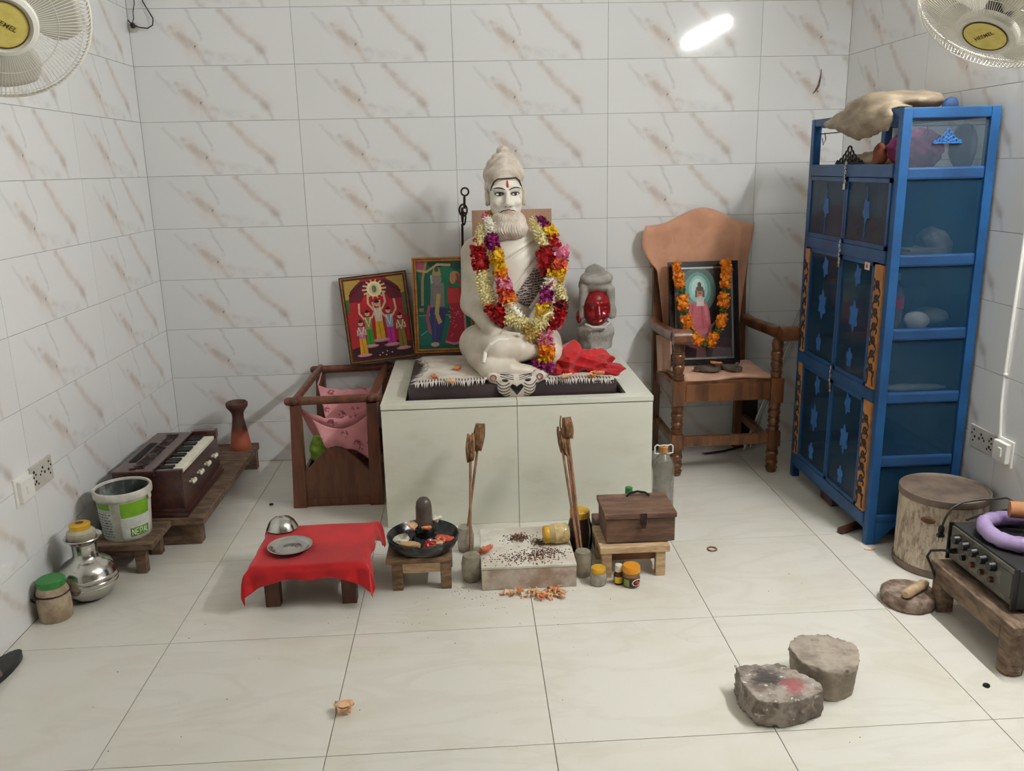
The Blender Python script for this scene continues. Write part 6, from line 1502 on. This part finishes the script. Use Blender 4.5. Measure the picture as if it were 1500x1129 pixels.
rg = thing('wrapped_ring', 'lilac plastic-wrapped hose ring lying on top of the amplifier', 'ring', (3.27, -1.945, .3085))
R0 = MB(); ptsr = [Vector((3.268 + .118 * math.cos(a), -1.945 + .112 * math.sin(a), .3335 + .003 * math.sin(3 * a))) for a in [2 * PI * i / 44 for i in range(44)]]
R0.tube(ptsr, [.0245 + .0018 * math.sin(i * 2.3) for i in range(44)], 14, closed=True); R0.build('ring_tube', m_pur, rg, smooth=180)
tag(MB().cyl((3.245, -1.885, .386), (3.345, -1.925, .386), .027, n=24).build('cardboard_roll', M('brown_cardboard', (176, 122, 80), .7, var=.1), at=(3.30, -1.905, .36)), 'short brown cardboard roll lying on the lilac ring', 'roll')
tag(MB().box((3.245, -1.985, .3125), (.075, .030, .006), rz=.3, bev=.002).box((3.222, -1.998, .3155), (.06, .004, .004), rz=.3).build('steel_clip', m_steel, at=(3.245, -1.985, .308), smooth=0), 'small shiny steel clip lying inside the lilac ring', 'clip')
tag(MB().tube([(3.43, -1.78, .345), (3.36, -1.775, .340), (3.30, -1.77, .330), (3.22, -1.775, .318), (3.17, -1.785, .308)], .0042, 7).build('black_cable', m_cord, at=(3.3, -1.78, .31)), 'black cable running along the back edge of the amplifier', 'cable')

# ------------------------------------------------------------------ grinding stone, two stones
m_grs = M('chalky_brown_stone', (156, 138, 124), .85, c2=(98, 78, 66), scale=24, bump=.3)
gs = MB().lathe([(.001, 0), (.082, 0), (.089, .008), (.091, .024), (.089, .040), (.082, .047), (.072, .045), (.001, .045)], (3.012, -1.762, 0), 40, caps=False, jit=lambda a, z: 1 + .018 * math.sin(3 * a + 1) + .008 * math.sin(11 * a))
tag(gs.build('grinding_stone', m_grs, at=(3.012, -1.762, 0), smooth=50), 'round brown grinding stone slab on the floor by the bench leg', 'stone')
tag(MB().tube([(2.966, -1.822, .0625), (2.979, -1.812, .063), (3.066, -1.755, .063), (3.078, -1.748, .0625)], [.012, .017, .017, .012], 14).build('stone_roller', M('pale_sandal_wood', (198, 170, 136), .7, c2=(170, 142, 112), scale=12, stretch=(2, 2, 2)), at=(3.04, -1.775, .046)), 'pale tan roller stick lying across the round grinding stone', 'roller')
m_cem = M('rough_cement', (166, 154, 140), .9, c2=(130, 119, 106), scale=14, bump=.6, bscale=36)
rf_ = cap((2.535, -2.195, .025), (2.532, -2.192, .09), .083, .097)
def rstone(X, Y, Z):
    r = np.sqrt((X - 2.533) ** 2 + (Y + 2.194) ** 2); a = np.arctan2(Y + 2.194, X - 2.533)
    d = np.maximum(r - (.086 + .12 * np.clip(Z, 0, .1) * .75 + .004 * np.sin(3 * a) + .002 * np.sin(7 * a + 1)), np.maximum(Z - .104 - .05 * (Y + 2.19), -Z))
    w_ = wob(X, Y, Z, 60, 4); pit = np.clip(w_ - .25, 0, 1)
    top = np.clip((Z - .07) / .02, 0, 1)
    return d + (.022 * pit + .004 * wob(X, Y, Z, 150, 5)) * top + .0015 * wob(X, Y, Z, 100, 6)
ro = sdf_obj('round_stone', rstone, (2.40, -2.33, -.02), (2.67, -2.05, .14), .0048, m_cem, at=(2.533, -2.194, 0), smooth=60)
tag(ro, 'round pale cement stone with a pitted top, behind the angular stone on the floor', 'stone')
tq = NT('stained_stone'); co = tq.obj(); n1 = tq.noise(co, 16, 5, .65); n2 = tq.noise(co, 40, 5, .7)
base_ = tq.mix(tq.ramp(n1.outputs[0], .38, .62), rgb(158, 148, 138), rgb(108, 96, 86)); base_ = tq.mix(tq.ramp(n2.outputs[0], .60, .68), base_, rgb(206, 200, 192))
sx = tq.n('ShaderNodeSeparateXYZ'); tq.l(co, sx.inputs[0])
def blotch(cx_, cy_, r):
    a = tq.math('SUBTRACT', sx.outputs[0], cx_); b = tq.math('SUBTRACT', sx.outputs[1], cy_)
    d = tq.math('SQRT', tq.math('ADD', tq.math('MULTIPLY', a, a), tq.math('MULTIPLY', b, b)))
    d = tq.math('ADD', d, tq.math('MULTIPLY', tq.math('SUBTRACT', n2.outputs[0], .5), .10))
    top_ = tq.ramp(sx.outputs[2], .055, .075)
    return tq.math('MULTIPLY', tq.ramp(d, r, r * .35), top_)
base_ = tq.mix(tq.math('MULTIPLY', blotch(-.02, .02, .062), .9), base_, rgb(52, 44, 42)); base_ = tq.mix(tq.math('MULTIPLY', blotch(.038, -.022, .046), .8), base_, rgb(158, 80, 84))
tq.l(base_, tq.b.inputs['Base Color']); tq.b.inputs['Roughness'].default_value = .75
outl = [(-.086, .082), (.045, .082), (.112, -.018), (.104, -.050), (.045, -.078), (.0, -.090), (-.045, -.086), (-.078, -.074), (-.092, .0)]
def sstone(X, Y, Z):
    x, y = X - 2.356, Y + 2.292; d = np.full(np.shape(X), -9.0); n = len(outl)
    k = 1 - .10 * np.clip((.08 - Z) / .08, 0, 1) * 0
    for i in range(n):
        a, b = outl[i], outl[(i + 1) % n]; ex, ey = b[0] - a[0], b[1] - a[1]; L = math.hypot(ex, ey)
        d = np.maximum(d, (-(ey) * (x - a[0]) + ex * (y - a[1])) / L)
    d = np.maximum(d - .006, np.maximum(Z - .080, -Z))
    side = np.clip((.082 - Z) / .01, 0, 1)
    return d + .006 * wob(X, Y, Z, 55, 9) * (.35 + .65 * side) + .004 * np.sin(90 * x + 12 * np.sin(40 * y)) * side * .5
ss = sdf_obj('angular_stone', sstone, (2.21, -2.42, -.02), (2.50, -2.18, .11), .0045, tq.m, at=(2.356, -2.292, 0), smooth=60)
tag(ss, 'angular grey stone block with a red and black stained top in the foreground', 'stone')

# ------------------------------------------------------------------ wall fans
m_fan = M('cream_fan_plastic', (236, 234, 224), .4, var=.03)
m_wire = M('fan_cage_wire', (234, 232, 222), .4, var=.02)
m_blade = M('translucent_fan_blade', (206, 202, 190), .35, var=.03, alpha=.85)
m_badge = M('yellow_fan_badge', (230, 214, 122), .4, c2=(220, 200, 100), scale=40); m_badge_t = M('brown_badge_print', (96, 76, 22), .5, var=0)
def text_mesh(s_, size, mt, parent, shear=.2):
    cu = bpy.data.curves.new('lettering', 'FONT'); cu.body = s_; cu.size = size; cu.align_x = 'CENTER'; cu.align_y = 'CENTER'; cu.shear = shear; cu.extrude = .0004; cu.offset = size * .018; cu.space_character = 1.05
    o = bpy.data.objects.new('lettering', cu); COL.objects.link(o); dg = bpy.context.evaluated_depsgraph_get(); dg.update()
    me = bpy.data.meshes.new_from_object(o.evaluated_get(dg)); bpy.data.objects.remove(o); bpy.data.curves.remove(cu)
    me.name = 'lettering'; me.materials.clear(); me.materials.append(mt)
    o = bpy.data.objects.new('lettering', me); COL.objects.link(o); o.parent = parent
    return o
def wall_fan(lb, pos, axis, roll, mount):
    """local +Z = blowing direction"""
    t = thing('wall_fan', lb, 'fan', pos, group='wall fans')
    z = Vector(axis).normalized(); x = Vector((0, 0, 1)).cross(z).normalized(); y = z.cross(x)
    Rm = Matrix((x, y, z)).transposed().to_4x4() @ Matrix.Rotation(roll, 4, 'Z')
    t.rotation_euler = Rm.to_euler()
    Rr, n = .215, 124
    fg = MB()
    for i in range(n):
        a = 2 * PI * i / n; c, s_ = math.cos(a), math.sin(a)
        fg.tube([(r * c, r * s_, zz) for r, zz in ((.078, .068), (.12, .062), (.18, .045), (.205, .028), (Rr, .004))], .00095, 4, caps=False)
    for r, zz in ((.13, .0605), (.19, .040)): fg.torus((0, 0, zz), r, .0012, 60, 4)
    tag(fg.build('front_guard', m_wire, t, world=False), None, None, kind='stuff')
    bg = MB()
    for i in range(n):
        a = 2 * PI * (i + .5) / n; c, s_ = math.cos(a), math.sin(a)
        bg.tube([(r * c, r * s_, zz) for r, zz in ((.055, -.068), (.13, -.064), (.19, -.045), (Rr, -.006))], .00095, 4, caps=False)
    tag(bg.build('rear_guard', m_wire, t, world=False), None, None, kind='stuff')
    MB().torus((0, 0, 0), Rr + .001, .0045, 72, 8).build('rim', m_fan, t, world=False)
    MB().lathe([(.082, .054), (.084, .064), (.079, .076), (.068, .080), (.062, .076), (.001, .075)], (0, 0, 0), 40, caps=False).build('badge_holder', m_fan, t, world=False, smooth=40)
    bd_ = MB().lathe([(.058, .0745), (.058, .0775), (.001, .0785)], (0, 0, 0), 40, caps=False).build('badge', m_badge, t, world=False, smooth=60)
    MB().torus((0, 0, .0775), .0582, .0020, 40, 6).build('badge_ring', m_badge_t, bd_, world=False)
    tx = text_mesh('HEEMEL', .0175, m_badge_t, bd_); tx.location = (0, .003, .0784); tx.rotation_euler = (0, 0, -roll + TXT[lb[0]])
    MB().lathe([(.001, .030), (.030, .030), (.036, .022), (.036, -.022), (.030, -.028)], (0, 0, 0), 30).build('blade_hub', m_black, t, world=False, smooth=40)
    for k in range(3):
        a0 = 2 * PI * k / 3
        def bl(u, v):
            r = .034 + .158 * u; w0 = .32 + .50 * math.sin(PI * min(1, u * .62 + .12)); a = a0 + (v - .5) * 2 * w0 * (1 - .25 * u ** 4)
            return Vector((r * math.cos(a), r * math.sin(a), .018 * (.5 - v) * 2))
        MB().grid(bl, 10, 10).build('blade', m_blade, t, world=False, smooth=180, solid=.002)
    MB().lathe([(.058, -.067), (.060, -.075), (.060, -.13), (.050, -.155), (.030, -.160)], (0, 0, 0), 32).build('motor_housing', m_fan, t, world=False, smooth=40)
    MB().lathe([(.052, -.066), (.001, -.0655)], (0, 0, 0), 32, caps=False).build('motor_vents', m_black, t, world=False)
    t.scale = (.79, .79, .79); Sm = Matrix.Diagonal((.79, .79, .79, 1))
    inv = (Matrix.Translation(pos) @ Rm @ Sm).inverted(); mo = Vector(mount); wn = Vector((1, 0, 0)) if mo.x < 1 else Vector((-1, 0, 0))
    MB().tube([inv @ mo, inv @ (mo + wn * .08), inv @ (mo + wn * .13 + Vector((0, 0, .03))), Vector((0, 0, -.14))], [.022, .020, .016, .018], 12).build('arm', m_fan, t, world=False)
    pl_ = MB(); pl_.v = []; bpz = MB().box(mo + wn * .008, (.016, .11, .15), bev=.005); bpz.v = [tuple(inv @ Vector(v)) for v in bpz.v]; bpz.build('wall_plate', m_fan, t, world=False, smooth=0)
    return t
TXT = {'c': -.50, 'n': .26}
import mathutils
def aim(px_axis_right, px_axis_down, ang, P):
    n = (Vector((1.5327, -4.3353, 1.4852)) - Vector(P)).normalized()
    d = (rt * px_axis_right - up * px_axis_down); d = (d - n * d.dot(n)).normalized()
    return n * math.cos(ang) + d * math.sin(ang)
FL_P = (.592, -2.40, 1.810); FR_P = (2.708, -2.40, 1.788)
wall_fan('cream wall fan at upper left facing the camera with a yellow badge', FL_P, aim(.35, .94, .32, FL_P), .4, (0, -2.15, 1.95))
wall_fan('near-edge-on cream wall fan at the upper right, tilted down', FR_P, aim(-.46, .88, .97, FR_P), .9, (RX, -2.30, 1.95))

# ------------------------------------------------------------------ switch plates, conduit, hook, small marks
m_sock = M('grey_socket_plate', (196, 192, 184), .45, var=.05)
def outlet(name, lb, x, y0, y1, z0, z1, nrm, holes):
    t = thing(name, lb, 'socket', (x, (y0 + y1) / 2, (z0 + z1) / 2))
    MB().b2((x, y0, z0), (x + nrm * .007, y1, z1), bev=.002).build('plate', m_sock if holes else m_white, t, smooth=0)
    if holes:
        for k, (u, v) in enumerate(((.15, .75), (.22, .62), (.12, .55), (.2, .35), (.13, .28), (.28, .22), (.55, .72), (.48, .6), (.42, .5), (.62, .5), (.85, .80), (.92, .62), (.80, .5), (.86, .3))):
            y = y0 + (y1 - y0) * u; z = z0 + (z1 - z0) * v
            MB().cyl((x + nrm * .006, y, z), (x + nrm * .0078, y, z), .0042 if k % 3 else .0055, n=10).build('pin_hole', m_black, t)
    else:
        MB().b2((x + nrm * .006, y0 + .012, z0 + .012), (x + nrm * .022, y1 - .006, z1 - .012), bev=.003).build('switch_box', m_white, t, smooth=0)
        MB().b2((x + nrm * .021, (y0 + y1) / 2 - .010, (z0 + z1) / 2 - .016), (x + nrm * .026, (y0 + y1) / 2 + .010, (z0 + z1) / 2 + .016), bev=.002).build('rocker', m_white, t, smooth=0)
    return t
outlet('socket_plate', 'grey multi-pin socket plate on the left wall', 0, -1.490, -1.335, .425, .515, 1, True)
outlet('switch_plate', 'white raised switch box beside the socket on the left wall', 0, -1.598, -1.496, .412, .512, 1, False)
outlet('socket_plate', 'grey multi-pin socket plate on the right wall behind the tin drum', RX, -1.490, -1.335, .415, .500, -1, True)
outlet('switch_plate', 'white raised switch box with a conduit above it on the right wall', RX, -1.592, -1.497, .408, .505, -1, False)
cd = thing('wall_conduit', 'thin white cable conduit running up the right wall from the switch box', 'conduit', (RX - .005, -1.50, .5))
MB().tube([(RX - .005, -1.512, .504), (RX - .005, -1.497, .62), (RX - .005, -1.494, .73)], .005, 8).build('cable_trunk', m_white, cd); MB().tube([(RX - .005, -1.496, .73), (RX - .005, -1.500, .95), (RX - .005, -1.508, 1.2), (RX - .005, -1.512, 1.8), (RX - .005, -1.512, 2.4)], .0058, 8).build('cable_trunk', m_white, cd)
for z in (.73, 1.45): MB().ball((RX - .005, -1.497, z), (.007, .010, .008), 10).build('clip', m_white, cd)
hk = thing('wall_hook', 'round grey hook with looped black wires in the upper left room corner', 'hook', (.02, -.01, 2.157))
MB().lathe([(.020, 0), (.022, .004), (.022, .012), (.016, .018), (.001, .018)], (.024, -.001, 2.150), 24, R=Matrix.Rotation(PI / 2, 3, 'X'), caps=False).build('rosette', m_sock, hk, smooth=40)
MB().ball((.028, -.024, 2.155), (.012, .010, .013), 12).build('knot', m_black, hk)
MB().tube([(.028, -.026, 2.158), (.06, -.028, 2.146), (.095, -.026, 2.142), (.118, -.022, 2.156), (.122, -.018, 2.185), (.10, -.014, 2.225), (.082, -.012, 2.26), (.075, -.010, 2.32)], .0028, 6).build('wire', m_cord, hk)
MB().tube([(.026, -.026, 2.156), (.036, -.024, 2.185), (.036, -.020, 2.215), (.044, -.014, 2.25), (.046, -.012, 2.32)], .0026, 6).tube([(.028, -.024, 2.16), (.012, -.024, 2.175), (.010, -.022, 2.18)], .003, 6).build('wire', m_cord, hk)
tw_ = MB().tube([(3.304, -.004, 1.915), (3.302, -.006, 1.88), (3.295, -.007, 1.84), (3.282, -.006, 1.815), (3.268, -.004, 1.800)], [.0015, .0035, .0055, .0045, .0015], 8)
tag(tw_.build('dark_sliver', m_wood_old, at=(3.29, -.004, 1.86)), 'thin curved dark sliver stuck to the back wall above the blue cabinet', 'sliver')
tag(MB().torus((2.463, -1.289, .0035), .0175, .003, 24, 8).build('cap_ring', M('brown_rubber_ring', (120, 92, 70), .6, var=.1), at=(2.463, -1.289, 0)), 'small brown ring lying flat on the floor right of the altar', 'ring')
tag(MB().lathe([(.001, 0), (.009, 0), (.010, .003), (.009, .006), (.001, .007)], (2.991, -2.251, 0), 16, caps=False).build('black_button', m_black, at=(2.991, -2.251, 0)), 'tiny black button on the floor in front of the bench leg', 'button')
tag(MB().ball((.597, -.632, .006), (.011, .009, .006), 8).build('pebble', m_black, at=(.597, -.632, 0)), 'tiny dark pebble on the floor between bench and cradle', 'pebble')
